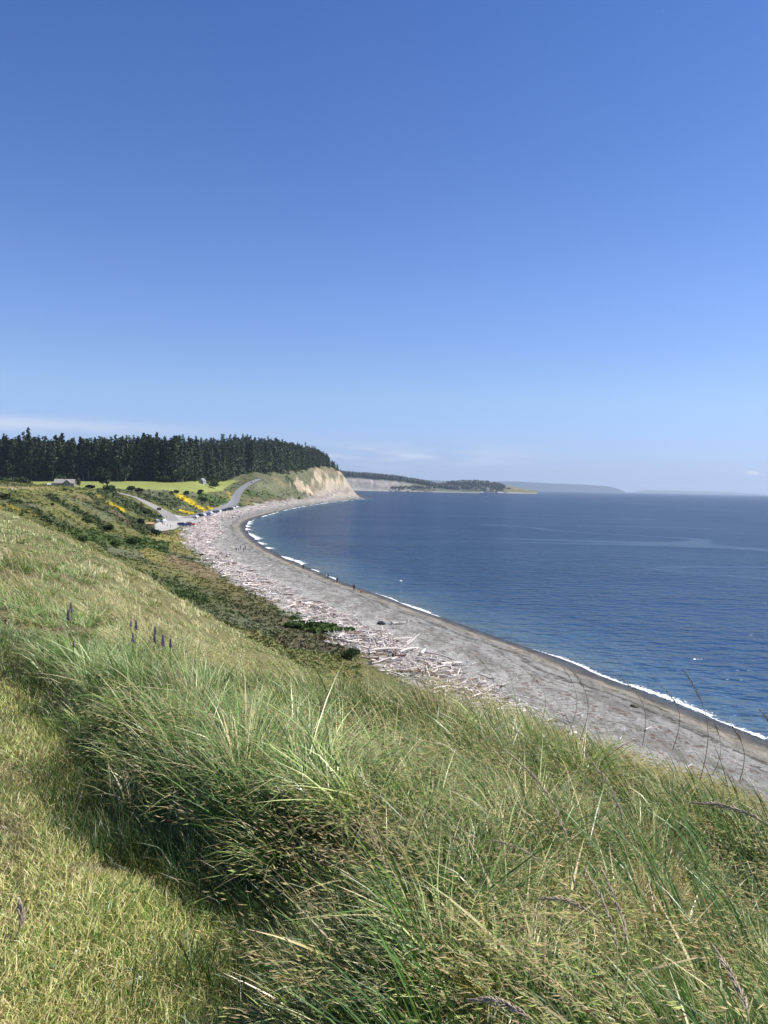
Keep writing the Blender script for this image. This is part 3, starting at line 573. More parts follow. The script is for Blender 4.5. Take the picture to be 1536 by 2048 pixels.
# ------------------------------------------------------------------ grass of the near bluff
PAL = dict(green=(.055, .120, .014), fresh=(.170, .280, .030), blue=(.185, .300, .075), olive=(.215, .220, .040), straw=(.66, .54, .30), gold=(.52, .36, .12), brown=(.17, .095, .045), pale=(.54, .58, .22))
PAL = {k: np.array(v) for k, v in PAL.items()}; PAL['olive'] = np.array((.165, .180, .035))
def pick(w, names, u):
    """w (n,k) weights -> colours"""
    c = np.cumsum(w, 1); c /= c[:, -1:]; i = (u[:, None] > c).sum(1); return np.array([PAL[k] for k in names])[np.clip(i, 0, len(names)-1)]
def grass_colors(X, Y, px, py, u, u2):
    n_ = len(X); n1 = fbm(X/1.4+3, Y/1.4, 201, 3); n2 = fbm(X/4.5, Y/4.5, 202, 3); d = np.hypot(X, Y)
    names = ['green', 'fresh', 'blue', 'olive', 'straw', 'gold', 'brown', 'pale']
    w = np.zeros((n_, 8)); w[:, 0] = .75+.7*sstep(.5, .7, n1); w[:, 1] = .40; w[:, 2] = .45*sstep(.42, .6, n2)+.12; w[:, 3] = .12+.4*sstep(.5, .3, n1); w[:, 4] = .10; w[:, 5] = .05; w[:, 6] = .07; w[:, 7] = .30
    def area(cx, cy, rx, ry):
        q = np.hypot((px-cx)/rx, (py-cy)/ry)+(n1-.5)*.9; return 1-sstep(.7, 1.15, q)
    for cx, cy, rx, ry, k, v in ((300, 1170, 110, 60, 4, 3.5), (230, 1120, 90, 45, 4, 1.6), (420, 1235, 90, 40, 4, 2.2), (60, 1035, 120, 25, 4, 1.2), (1270, 1625, 150, 70, 5, 3.0), (1290, 1640, 90, 50, 4, 3.0), (1130, 1490, 230, 110, 3, 1.8), (900, 1400, 150, 70, 3, 1.2),
                                (620, 1330, 90, 60, 3, 1.5), (640, 1320, 110, 50, 1, 1.5), (740, 1350, 120, 45, 0, 3.0), (470, 1400, 180, 90, 2, 2.2), (330, 1330, 180, 100, 2, 1.6), (120, 1180, 200, 80, 2, 1.5), (1450, 1570, 150, 70, 0, 1.3), (560, 1720, 160, 120, 5, .35), (1180, 1950, 300, 140, 0, .9), (250, 1500, 120, 60, 4, .7)):
        w[:, k] += v*area(cx, cy, rx, ry)
    c = pick(w, names, u); return c*np.array([.95, 1.05, .95])*(.64+.52*u2[:, None])*(.80+.3*fbm(X*3, Y*3, 209, 2))[:, None]
WIND = math.atan2(.35, -1.0)
def sample_pts(n_, r0, r1, lo, hi, seed, pw=0.0):
    r_ = np.random.default_rng(seed); a = np.radians(lo+(hi-lo)*r_.random(n_)); u = r_.random(n_); r = r0*(r1/r0)**(u**(1+pw)); return np.sin(a)*r, np.cos(a)*r, r, r_
def ribbons(X, Y, Z, h, w, th0, th1, az, col, nseg, twist, tipcol=None, curl=None):
    """curved tapering blades; az lean azimuth, th0/th1 lean at root/tip"""
    n_ = len(X); P = np.stack([X, Y, Z], 1); L_ = h/nseg; V = np.zeros((n_, nseg+1, 2, 3), np.float32)
    la = np.stack([np.cos(az), np.sin(az), 0*az], 1); sa = az+np.pi/2+twist; side = np.stack([np.cos(sa), np.sin(sa), .25*np.sin(twist*3)], 1)
    for k in range(nseg+1):
        t = k/nseg; ww = w*(1-t**1.6)*(.55+.9*t if t < .5 else 1.0) if k < nseg else w*.06
        V[:, k, 0] = P-side*(ww/2)[:, None]; V[:, k, 1] = P+side*(ww/2)[:, None]
        th = th0+(th1-th0)*((k+.5)/nseg)**1.3; P = P+(la*np.sin(th)[:, None]+np.array([0, 0, 1.])*np.cos(th)[:, None])*L_[:, None]
    b_ = np.arange(n_)[:, None]*(nseg+1)*2; q = np.concatenate([np.stack([b_[:, 0]+2*k, b_[:, 0]+2*k+1, b_[:, 0]+2*k+3, b_[:, 0]+2*k+2], 1) for k in range(nseg)])
    C = np.repeat(col[:, None], (nseg+1)*2, 1)
    if tipcol is not None: C[:, -3:] = C[:, -3:]*.45+tipcol[:, None]*.55
    return V.reshape(-1, 3), q, C.reshape(-1, 3)
def merge(parts):
    V, Q, C, o = [], [], [], 0
    for v, q, c in parts: V.append(v); Q.append(q+o); C.append(c); o += len(v)
    return np.concatenate(V), np.concatenate(Q), np.concatenate(C)
def rim(X, Y):
    d, sd_ = seg_dist(X, Y, [tuple(p[:2]) for p in EDGE]); lo = .35+.4*sstep(12, 22, Y); return lo+(1-lo)*sstep(-1.5-.03*Y, .3, d*sd_)
def clump(X, Y):   # tussock height field 0..1
    c = fbm(X/.85, Y/.85, 301, 2)*.55+fbm(X/2.4+7, Y/2.4, 302, 3)*.6; return np.clip((c-.575)*2.6+.42, 0, 1.1)
def build_tall(name, label, n_, r0, r1, nseg, seed, wmul=1.0, hmul=1.0):
    X, Y, r, r_ = sample_pts(n_, r0, r1, -33, 34, seed)
    # blades grow in tussocks: pull each root towards the heart of its tuft and fan it outwards
    cs = np.clip(r*.035, .16, 1.2); cs = 2.0**np.round(np.log2(cs)); ix = np.floor(X/cs); iy = np.floor(Y/cs); cx = (ix+.15+.7*_h(ix, iy, 61))*cs; cy = (iy+.15+.7*_h(ix, iy, 62))*cs
    tu = _h(ix, iy, 63); tv = _h(ix, iy, 64); tw = _h(ix, iy, 65); dx, dy = X-cx, Y-cy; pull = .25+.5*tw; X, Y = cx+dx*(1-pull), cy+dy*(1-pull)
    ts = tall_side(X, Y); m = (ts > (tu-.5)*.35) | (Y > XBy[-1]+1.5)
    Zr = H(X, Y); m &= (Zr > 13) & ((Zr > 19) | (r_.random(len(X)) < .8)) & ((tw > .10) | (r_.random(len(X)) < .3))
    X, Y, r, ts, Zr, dx, dy, tu, tv, tw = [q[m] for q in (X, Y, r, ts, Zr, dx, dy, tu, tv, tw)]
    n_ = len(X); c_ = clump(X, Y); px, py = proj(X, Y, Zr+.5)
    edge = sstep(0, .5, ts+np.where(Y > 8, 5, 0)); rightlow = 1-.30*sstep(.3, 2.6, X)*sstep(1.5, 4, Y)+.32*(1-sstep(.35, 1.1, ts))*(Y < 8)
    h = (.21+.36*c_)*(.42+.58*r_.random(n_))*(.65+.6*tv)*hmul*(.6+.4*edge)*rightlow
    h *= np.where(r < 2.0, .8, 1.0)*rim(X, Y)
    rad = np.arctan2(dy, dx)+(r_.random(n_)-.5)*1.0; wz = WIND+(noise(X/.9, Y/.9, 310)-.5)*3.0+(tu-.5)*1.4+(r_.random(n_)-.5)*1.6
    k = .25+.5*tw; az = np.arctan2(np.sin(wz)*(1-k)+np.sin(rad)*k, np.cos(wz)*(1-k)+np.cos(rad)*k)
    stiff = sstep(.5, .68, fbm(X/1.9, Y/1.9, 312, 2)); th1 = np.radians(50+90*r_.random(n_))*(1-.4*stiff); th0 = np.radians(4+34*r_.random(n_)); lod = r_.random(n_) < .16; th0 = np.where(lod, np.radians(50+38*r_.random(n_)), th0); th1 = np.where(lod, th0+np.radians(8+25*r_.random(n_)), th1)
    w = np.maximum(.0038+.0105*r_.random(n_)**2.5, r*.00060)*wmul
    cu_ = np.where(r_.random(n_) < .45, tv, r_.random(n_))
    col = grass_colors(X, Y, px, py, cu_, r_.random(n_)); tip = PAL['straw']*(.7+.6*r_.random((n_, 1))); dry = r_.random(n_) < .35; tip = np.where(dry[:, None], tip, col); dead = lod & (r_.random(n_) < .55); col = np.where(dead[:, None], PAL['straw']*(.45+.6*r_.random((n_, 1))), col)
    Zr = Zr+np.where(lod, .5*h*r_.random(n_), 0)
    V, q, C = ribbons(X, Y, Zr-.02, h, w, th0, th1, az, col, nseg, (r_.random(n_)-.5)*2.6, tip)
    o = link(name, np_mesh(name, V, q, C), M_GRASS); tag(o, label, 'grass', kind='stuff')
build_tall('tall_grass', 'tall wind-blown green grass covering the near bluff top', 430000, .95, 14, 4, 21)
build_tall('slope_grass', 'tall mixed green and straw grass running down the bluff further off', 300000, 12, 150, 3, 22, 1.25)
def build_short():
    X, Y, r, r_ = sample_pts(420000, 1.7, 14, -33, 20, 31); ts = tall_side(X, Y); m = (ts < .55) & (Y < 9.5); X, Y, r, ts = X[m], Y[m], r[m], ts[m]
    n_ = len(X); Zr = H(X, Y); n1 = fbm(X/.5, Y/.5, 321, 3); n2 = fbm(X/1.6, Y/1.6, 322, 2)
    h = (.022+.05*r_.random(n_))*(.6+1.0*n1)*(1+1.6*sstep(-.5, .2, ts)); w = np.maximum(.0018+.002*r_.random(n_), r*.0005)
    az = r_.random(n_)*6.283; names = ['green', 'fresh', 'olive', 'straw', 'pale', 'brown']; W = np.zeros((n_, 6)); W[:, 0] = .25+1.2*sstep(.5, .65, n1); W[:, 1] = .6; W[:, 2] = .5; W[:, 3] = .35+1.0*sstep(.5, .7, n2); W[:, 4] = .9; W[:, 5] = .10+.4*sstep(.55, .4, n1)
    c = pick(W, names, r_.random(n_))*(.8+.45*r_.random((n_, 1)))*np.array([1.12, 1.10, .95])
    n3 = fbm(X/.9+5, Y/.9, 323, 3); c = c*(.62+.76*n3)[:, None]; br = sstep(.60, .68, fbm(X/.7, Y/.7, 324, 3)); c = c*(1-.6*br[:, None])+np.array((.20, .14, .08))*.6*br[:, None]; h = h*(1-.5*br)
    V, q, C = ribbons(X, Y, Zr-.004, h, w, np.radians(10+50*r_.random(n_)), np.radians(40+60*r_.random(n_)), az, c, 2, (r_.random(n_)-.5)*2)
    # longer fresh blades and clover-like leaves among the mown turf
    m_ = 9000; X, Y, r, r2 = sample_pts(m_, 1.8, 10, -33, 15, 33); k_ = (tall_side(X, Y) < .3) & (fbm(X/.45, Y/.45, 325, 3) > .54); X, Y = X[k_], Y[k_]; m_ = len(X); cen = np.stack([X, Y, H(X, Y)+.02+.02*r2.random(m_)], 1)
    lv, lq, lc = quad_cloud(r2, cen, .007+.009*r2.random(m_), np.array((.075, .15, .035))*(.6+.9*r2.random((m_, 1))), .7); q = np.concatenate([q, lq+len(V)]); V = np.concatenate([V, lv]); C = np.concatenate([C, lc])
    tag(link('short_grass', np_mesh('short_grass', V, q, C), M_GRASS), 'short yellow-green mown turf of the footpath along the bluff', 'grass', kind='stuff')
build_short()
def build_painted_shade_grass():
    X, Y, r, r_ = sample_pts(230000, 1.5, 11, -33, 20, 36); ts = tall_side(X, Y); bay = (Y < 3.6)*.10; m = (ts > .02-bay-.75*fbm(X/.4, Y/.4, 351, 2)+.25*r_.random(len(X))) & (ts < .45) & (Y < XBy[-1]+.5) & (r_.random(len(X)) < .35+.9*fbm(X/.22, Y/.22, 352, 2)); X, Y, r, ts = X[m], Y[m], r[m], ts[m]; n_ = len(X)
    h = (.09+.17*r_.random(n_))*(.7+.6*sstep(-.6, .2, ts)); c = np.where((r_.random(n_) < .8)[:, None], np.array((.035, .080, .014)), np.array((.13, .12, .045)))*(.6+.8*r_.random((n_, 1)))  # most blades coloured very dark to paint in the shadow beside the bank
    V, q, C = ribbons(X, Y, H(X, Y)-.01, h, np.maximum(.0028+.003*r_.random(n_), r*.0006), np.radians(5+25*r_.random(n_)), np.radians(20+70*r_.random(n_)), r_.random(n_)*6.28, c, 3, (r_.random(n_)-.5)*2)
    tag(link('painted_shade_grass', np_mesh('painted_shade_grass', V, q, C), M_GRASS), 'grass coloured dark as painted-in shade along the foot of the tall grass bank', 'grass', kind='stuff')
build_painted_shade_grass()
def build_broad():
    X, Y, r, r_ = sample_pts(2600, 1.25, 6.5, 4, 32, 35); g = fbm(X/.5, Y/.5, 341, 2); m = (g > .53) & (tall_side(X, Y) > .3); X, Y, r = X[m], Y[m], r[m]; n_ = len(X); h = .38+.26*r_.random(n_)
    az = WIND+(noise(X/1.1, Y/1.1, 342)-.5)*1.6+(r_.random(n_)-.5)*.7; u = r_.random((n_, 1)); c = (PAL['green']*(1-u)+np.array((.085, .16, .03))*u)*(.7+.6*r_.random((n_, 1)))
    V, q, C = ribbons(X, Y, H(X, Y), h, .007+.006*r_.random(n_), np.radians(6+16*r_.random(n_)), np.radians(28+50*r_.random(n_)), az, c, 5, (r_.random(n_)-.5)*1.8)
    tag(link('broad_bladed_grass', np_mesh('broad_bladed_grass', V, q, C), M_GRASS), 'stiff broad dark green blades standing in the tall grass at lower right', 'grass', kind='stuff')
build_broad()
def build_seeds():
    parts = []
    for n_, r0, r1, sc, seed in ((3300, 1.4, 6.5, 1.0, 41), (12000, 6, 22, 1.5, 42), (12000, 20, 110, 2.8, 43)):
        X, Y, r, r_ = sample_pts(n_, r0, r1, -33, 34, seed); ts = tall_side(X, Y); cl_ = clump(X, Y)
        m = ((ts > .1) | (Y > XBy[-1]+1.5)) & (r_.random(n_) < np.clip((r-1)/2.2, .15, 1)) & (fbm(X/1.3, Y/1.3, 331, 2) > .40); X, Y, r, cl_ = X[m], Y[m], r[m], cl_[m]; Zr = H(X, Y); m = Zr > 18; X, Y, r, Zr, cl_ = X[m], Y[m], r[m], Zr[m], cl_[m]; n_ = len(X)
        h = (.42+.36*cl_)*(.75+.4*r_.random(n_))*(1-.35*sstep(.3, 2.6, X)*sstep(1.5, 4, Y))*rim(X, Y); az = WIND+(noise(X/1.6, Y/1.6, 310)-.5)*1.4+(r_.random(n_)-.5)*1.2; th0 = np.radians(5+15*r_.random(n_)); th1 = np.radians(75+45*r_.random(n_)); w = np.maximum(.0016, r*.00035)
        stc = np.where((r_.random(n_) < .5)[:, None], PAL['straw'], PAL['olive'])*(.7+.5*r_.random((n_, 1)))
        parts.append(ribbons(X, Y, Zr, h, np.full(n_, 1.)*w, th0, th1, az, stc, 6, (r_.random(n_)-.5)*2))
        # spikelets hanging from the bent upper third
        la = np.stack([np.cos(az), np.sin(az), 0*az], 1); P = np.stack([X, Y, Zr], 1); track = [P]
        for k in range(6):
            th = th0+(th1-th0)*((k+.5)/6)**1.3; P = P+(la*np.sin(th)[:, None]+np.array([0, 0, 1.])*np.cos(th)[:, None])*(h/6)[:, None]; track.append(P)
        track = np.stack(track, 1); dens = 11 if sc == 1.0 else (6 if sc < 2 else 3)
        for k in range(dens):
            t = 6*(.60+.40*(k+.5)/dens); i0 = min(int(t), 5); f = t-i0; p = track[:, i0]*(1-f)+track[:, i0+1]*f
            a2 = az+(r_.random(n_)-.5)*.9; dwn = .35-.95*r_.random(n_); d = np.stack([np.cos(a2), np.sin(a2), dwn], 1); d /= np.linalg.norm(d, axis=1)[:, None]
            p = p+np.stack([(r_.random(n_)-.5)*.05, (r_.random(n_)-.5)*.05, (r_.random(n_)-.6)*.04], 1)*min(sc, 1.8)
            ln = (.016+.015*r_.random(n_))*(sc if sc > 1 else 1.12); ww = ln*.075; s1 = np.cross(d, np.array([0, 0, 1.])); s1 /= np.linalg.norm(s1, axis=1)[:, None]; s2 = np.cross(d, s1)
            base = r_.random((n_, 1)); c = np.where(base < .6, PAL['straw']*1.3, np.where(base < .92, PAL['pale']*1.35, PAL['brown']*1.8))*(.7+.5*r_.random((n_, 1)))
            for sv in (s1, s2):
                V = np.stack([p, p+d*(ln*.4)[:, None]+sv*(ww)[:, None], p+d*ln[:, None], p+d*(ln*.4)[:, None]-sv*(ww)[:, None]], 1)
                parts.append((V.reshape(-1, 3), np.arange(n_*4).reshape(n_, 4), np.repeat(c, 4, 0)))
    V, q, C = merge(parts); tag(link('oat_grass_heads', np_mesh('oat_grass_heads', V, q, C), M_SEED), 'pale straw-coloured nodding oat seed heads all through the tall grass', 'seed heads', kind='stuff')
build_seeds()

# ------------------------------------------------------------------ trees
def conifer_crown(seed, h, det=1.0, low=.28, wid=.11):
    r_ = np.random.default_rng(seed); cen, sz, col = [], [], []; base = np.array((.034, .048, .024))
    nw = int(34*det**.5); gap = r_.random(3)
    for k in range(nw):
        t = low+(1-low)*(k/nw); u = (t-low)/(1-low); prof = (min(1, u*4+.35))*(1-u)**.62*(.75+.5*noise(u*7, seed, 5)); rad = h*wid*float(prof)+.35
        for j in range(int(6*det**.5)+1):
            if r_.random() < .14: continue
            az = r_.random()*6.283; L_ = rad*(.55+.6*r_.random()); m_ = max(2, int((2+L_*1.0)*det)); shade = .65+.7*r_.random()
            for q in range(m_):
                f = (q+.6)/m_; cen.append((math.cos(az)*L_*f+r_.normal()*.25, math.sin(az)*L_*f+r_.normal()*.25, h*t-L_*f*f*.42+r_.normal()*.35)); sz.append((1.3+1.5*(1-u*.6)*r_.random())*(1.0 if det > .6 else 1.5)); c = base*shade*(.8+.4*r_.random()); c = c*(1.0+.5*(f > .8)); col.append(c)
    return quad_cloud(r_, np.array(cen), np.array(sz), np.array(col), .45)
def trunk_mesh(name, h, r0, bend=.0, seed=0, branches=8, low=.3):
    bm = bmesh.new(); r_ = random.Random(seed)
    def tube(p0, p1, ra, rb, k=6, segs=4):
        prev = None; d = (p1-p0); ax = d.normalized(); s1 = ax.orthogonal().normalized(); s2 = ax.cross(s1)
        for i in range(segs+1):
            t = i/segs; c = p0+d*t+s1*math.sin(t*3.1)*bend*d.length; r = ra+(rb-ra)*t
            ring = [bm.verts.new(c+(s1*math.cos(a*2*math.pi/k)+s2*math.sin(a*2*math.pi/k))*r) for a in range(k)]
            if prev:
                for a in range(k): bm.faces.new((prev[a], prev[(a+1) % k], ring[(a+1) % k], ring[a]))
            prev = ring
        bm.faces.new(prev)
    tube(Vector((0, 0, -1)), Vector((0, 0, h)), r0, r0*.12)
    for b_ in range(branches):
        t = low+(.9-low)*r_.random(); a = r_.random()*6.28; L_ = h*.09*(1.1-t); z = h*t
        tube(Vector((0, 0, z)), Vector((math.cos(a)*L_, math.sin(a)*L_, z-L_*.1)), r0*.16, r0*.04, 4, 1)
    me = bpy.data.meshes.new(name); bm.to_mesh(me); bm.free()
    for p in me.polygons: p.use_smooth = True
    return me
FIRS = []
for k in range(7):
    hh = 40; low = (.04, .14, .26, .06, .03, .32, .12)[k]; wd = (.15, .125, .14, .17, .18, .12, .155)[k]
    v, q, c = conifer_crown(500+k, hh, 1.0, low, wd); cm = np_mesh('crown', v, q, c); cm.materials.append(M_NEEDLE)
    tm = trunk_mesh('trunk', hh*.97, .48, .012, k, 10, .1); tm.materials.append(M_BARK); FIRS.append((tm, cm))
def tree_h(px): return np.interp(px, [0, 560, 600, 640, 665, 683, 700], [46, 45, 40, 32, 21, 9, 6])
def build_forest():
    r_ = np.random.default_rng(77); fr = resample([tuple(p) for p in FRONT], 5.0); fr = np.array(fr); t = np.gradient(fr, axis=0); t /= np.hypot(t[:, 0], t[:, 1])[:, None]; nn_ = np.stack([-t[:, 1], t[:, 0]], 1)
    # away from the viewer = left/behind of the line
    cand = []
    for row, (dep, keep) in enumerate(((1, .95), (5, .95), (10, .95), (20, .9), (32, .9), (46, .9), (62, .9), (80, .8), (100, .7))):
        for i in range(0, len(fr)):
            if r_.random() > keep*.97: continue
            p = fr[i]+nn_[i]*(dep+r_.normal()*3)+t[i]*r_.normal()*2.5; cand.append((row, p[0], p[1]))
    cand = np.array(cand); X, Y = cand[:, 1], cand[:, 2]; Z = H(X, Y); px, py = proj(X, Y, Z); m = (px > -40) & (px < 692) & (shore_s(X, Y) > 30)
    rdm, _ = seg_dist(X, Y, [tuple(q[:2]) for q in ROADR]); m &= rdm > 12
    hgt = tree_h(px)*(.76+.22*r_.random(len(X))+.20*r_.random(len(X))**5); cand, X, Y, Z, px, hgt = cand[m], X[m], Y[m], Z[m], px[m], hgt[m]
    size = hgt/Y*(1+.0)-cand[:, 0]*.004; order = np.argsort(-size); ind = order[:270]; rest = order[270:]
    first = None
    for n_, i in enumerate(ind):
        k = int(r_.integers(7)); s = hgt[i]/40; sx = s*(1.0+.35*r_.random()); e = bpy.data.objects.new('fir_tree', None); COL.objects.link(e); e.empty_display_size = 2
        e.location = (X[i], Y[i], Z[i]-.3); e.scale = (sx, sx, s); e.rotation_euler = (r_.normal()*.02, r_.normal()*.02, r_.random()*6.28)
        if px[i] < 500: tag(e, 'tall dark fir of the forest edge standing behind the green field', 'tree', 'firs behind the green field')
        else: tag(e, 'dark fir of the wood on the hill above the pale cliff', 'tree', 'firs on the hill above the cliff')
        link('trunk', FIRS[k][0], None, e); link('crown', FIRS[k][1], None, e)
    V, Q, C = [], [], []; o = 0; low = [conifer_crown(600+k, 40, .42, .06, .17) for k in range(5)]
    for i in rest:
        v, q, c = low[int(r_.integers(5))]; a = r_.random()*6.28; s = hgt[i]/40; ca, sa = math.cos(a), math.sin(a)
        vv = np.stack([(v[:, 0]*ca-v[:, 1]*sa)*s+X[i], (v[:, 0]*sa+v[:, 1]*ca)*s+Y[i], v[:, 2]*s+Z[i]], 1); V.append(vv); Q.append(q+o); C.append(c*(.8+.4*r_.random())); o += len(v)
    tag(link('fir_wood', np_mesh('fir_wood', np.concatenate(V), np.concatenate(Q), np.concatenate(C)), M_NEEDLE), 'mass of dark firs filling the depth of the forest behind its front trees', 'forest', kind='stuff')
    # understory shrubs along the forest foot
    n_ = 420; i = r_.integers(0, len(fr), n_); p = fr[i]+nn_[i]*(r_.random((n_, 1))*6-5); Z = H(p[:, 0], p[:, 1]); px, _ = proj(p[:, 0], p[:, 1], Z); m = (px < 620); p, Z = p[m], Z[m]; V = []
    cen, sz, col = [], [], []
    for (x, y), z in zip(p, Z):
        w = 1.6+2.8*r_.random(); kk = 22; d = r_.normal(size=(kk, 3)); d /= np.linalg.norm(d, axis=1)[:, None]; d *= r_.random((kk, 1))**.4; cen.append(np.array((x, y, z+w*.5))+d*np.array((w, w, w*.85))); sz.append(np.full(kk, .9)+r_.random(kk)*.8); col.append(np.array((.052, .072, .026))*(.5+1.0*r_.random())*(.7+.6*r_.random((kk, 1))))
    v, q, c = quad_cloud(r_, np.concatenate(cen), np.concatenate(sz), np.concatenate(col)); tag(link('forest_undergrowth', np_mesh('forest_undergrowth', v, q, c), M_LEAF), 'low leafy undergrowth along the foot of the fir forest', 'undergrowth', kind='stuff')
build_forest()

# ------------------------------------------------------------------ single bushes and small trees
def bush_parts(seed, w, h, colr, n_=700, lobes=9):
    r_ = np.random.default_rng(seed); cen, col = [], []
    for k in range(lobes):
        a = r_.random()*6.28; rr = r_.random()**.5*.6; c0 = np.array((math.cos(a)*rr*w*.5, math.sin(a)*rr*w*.5, h*(.32+.42*r_.random()))); rl = w*(.20+.12*r_.random()); m_ = n_//lobes
        d = r_.normal(size=(m_, 3)); d /= np.linalg.norm(d, axis=1)[:, None]; d *= r_.random((m_, 1))**.35; p = c0+d*np.array((rl, rl, rl*.8*h/w+.05)); p[:, 2] = np.maximum(p[:, 2], .05); cen.append(p); col.append(np.tile(np.array(colr)*(.7+.6*r_.random()), (m_, 1))*(.7+.6*r_.random((m_, 1))))
    cen = np.concatenate(cen); return quad_cloud(r_, cen, (.10+.09*r_.random(len(cen)))*w*.9, np.concatenate(col))
def bush(px, py, wpx, hpx, colr, label, cat='bush', name='bush', Y=None, seed=None, dy=0, group=None):
    seed = seed if seed is not None else int(px*7+py)
    p = hit(px, py) if Y is None else np.array([at_y(px, py, Y)[0], Y, 0]); p[2] = float(H(p[0], p[1])); w = wpx*p[1]/F; h = hpx*p[1]/F
    e = bpy.data.objects.new(name, None); COL.objects.link(e); e.location = p; tag(e, label, cat, group)
    v, q, c = bush_parts(seed, w, h, colr); me = np_mesh('foliage', v, q, c); me.materials.append(M_LEAF); link('foliage' if cat == 'bush' else 'crown', me, None, e)
    tm = trunk_mesh('stem', h*.55, max(.05, w*.03), .05, seed, 5, .15); tm.materials.append(M_BARK); link('stems' if cat == 'bush' else 'trunk', tm, None, e)
    return e
DG = (.030, .042, .018); MG = (.055, .085, .028); LG = (.085, .12, .035)
BUSHES = [(105, 1013, 8, 8, (.03, .02, .018), 'small dark reddish bush alone on the pale grassy bluff slope'), (8, 1000, 22, 10, DG, 'low dark bush on the bluff crest at the left edge of the photo'),
    (280, 1050, 18, 15, DG, 'dark rounded bush just left of the timber kiosk'), (312, 1073, 22, 18, DG, 'dark bush standing right below the parked cars and timber kiosk'), (292, 1030, 16, 10, DG, 'dark bush beside the access road left of the brown sign board'),
    (232, 1095, 26, 15, (.075, .12, .03), 'bright green bush low on the slope right of the nearest grass edge'), (268, 1088, 34, 14, (.065, .10, .028), 'wide green bush on the lower slope below the dark kiosk bush'), (165, 1085, 22, 14, MG, 'dark green bush emerging behind the tall grass edge on the bluff face'),
    (131, 982, 10, 4, DG, 'tiny dark bush below the weathered farmhouse'), (353, 988, 12, 9, DG, 'small dark round bush at the field rim left of the yellow broom'), (373, 992, 13, 11, DG, 'dark bush at the field rim between two yellow broom patches'), (400, 990, 14, 11, DG, 'largest dark round bush on the rim of the green field'),
    (408, 1005, 16, 12, MG, 'mid green bush on the roadside slope right of the yellow broom'), (480, 1014, 5, 5, DG, 'dark round shrub at the far end of the row of parked cars'), (278, 984, 18, 8, DG, 'dark bush over the top of the access road'), (262, 980, 22, 8, DG, 'long dark bush on the rim above the access road bend'),
    (640, 1262, 90, 14, (.07, .115, .032), 'broad fresh green bush inland of the driftwood nearest the camera'), (590, 1255, 44, 11, (.065, .105, .03), 'green bush directly left of the broad fresh green one'), (690, 1266, 40, 12, (.075, .115, .035), 'green bush at the driftwood edge right of the broad fresh green one'),
    (598, 1001, 6, 6, DG, 'small dark bush at the foot of the vegetated cliff'), (700, 1320, 40, 22, MG, 'green bush below the grass edge near the large drift logs'), (215, 1062, 26, 12, DG, 'dark bush in the gully of the bluff slope'), (175, 1048, 22, 11, DG, 'dark bush halfway down the gully nearest the grass crest')]
for b_ in BUSHES: bush(*b_[:5], b_[5])
for px_, w_, h_, c_, lb in ((6, 26, 22, MG, 'round green tree at the left edge of the photo before the firs'), (28, 28, 24, (.07, .095, .045), 'pale green round tree second from the left photo edge'), (50, 26, 26, (.06, .07, .04), 'greyish green round tree left of the weathered farmhouse'), (80, 24, 9, DG, 'low dark tree clump beside the farmhouse annex'),
                            (205, 34, 50, DG, 'tall dark spreading tree between the farmhouse and the green field'), (158, 14, 26, (.10, .10, .06), 'thin pale tree right beside the farmhouse'), (220, 24, 14, MG, 'bushy green tree at the foot of the tall dark spreading tree'), (182, 22, 12, DG, 'dark low tree left of the tall dark spreading tree')):
    bush(px_, 975, w_, h_, c_, lb, 'tree', 'broadleaf_tree', Y=560 if px_ < 100 else 530)
for px_, y_, w_, h_, c_, lb in ((250, 790, 34, 34, (.032, .045, .026), 'dark rounded tree against the forest foot left of centre field'), (365, 790, 36, 34, (.05, .07, .032), 'green rounded tree at the forest foot left of the white house'), (385, 850, 26, 24, DG, 'dark rounded tree directly left of the white house'), (425, 880, 26, 18, MG, 'green bushy tree directly right of the white house'), (330, 795, 22, 16, MG, 'small green tree at the far edge of the green field'), (120, 790, 24, 16, MG, 'small green tree against the forest behind the farmhouse')):
    bush(px_, 962, w_, h_, c_, lb, 'tree', 'broadleaf_tree', Y=y_-(12 if px_ in (385, 425) else 0))

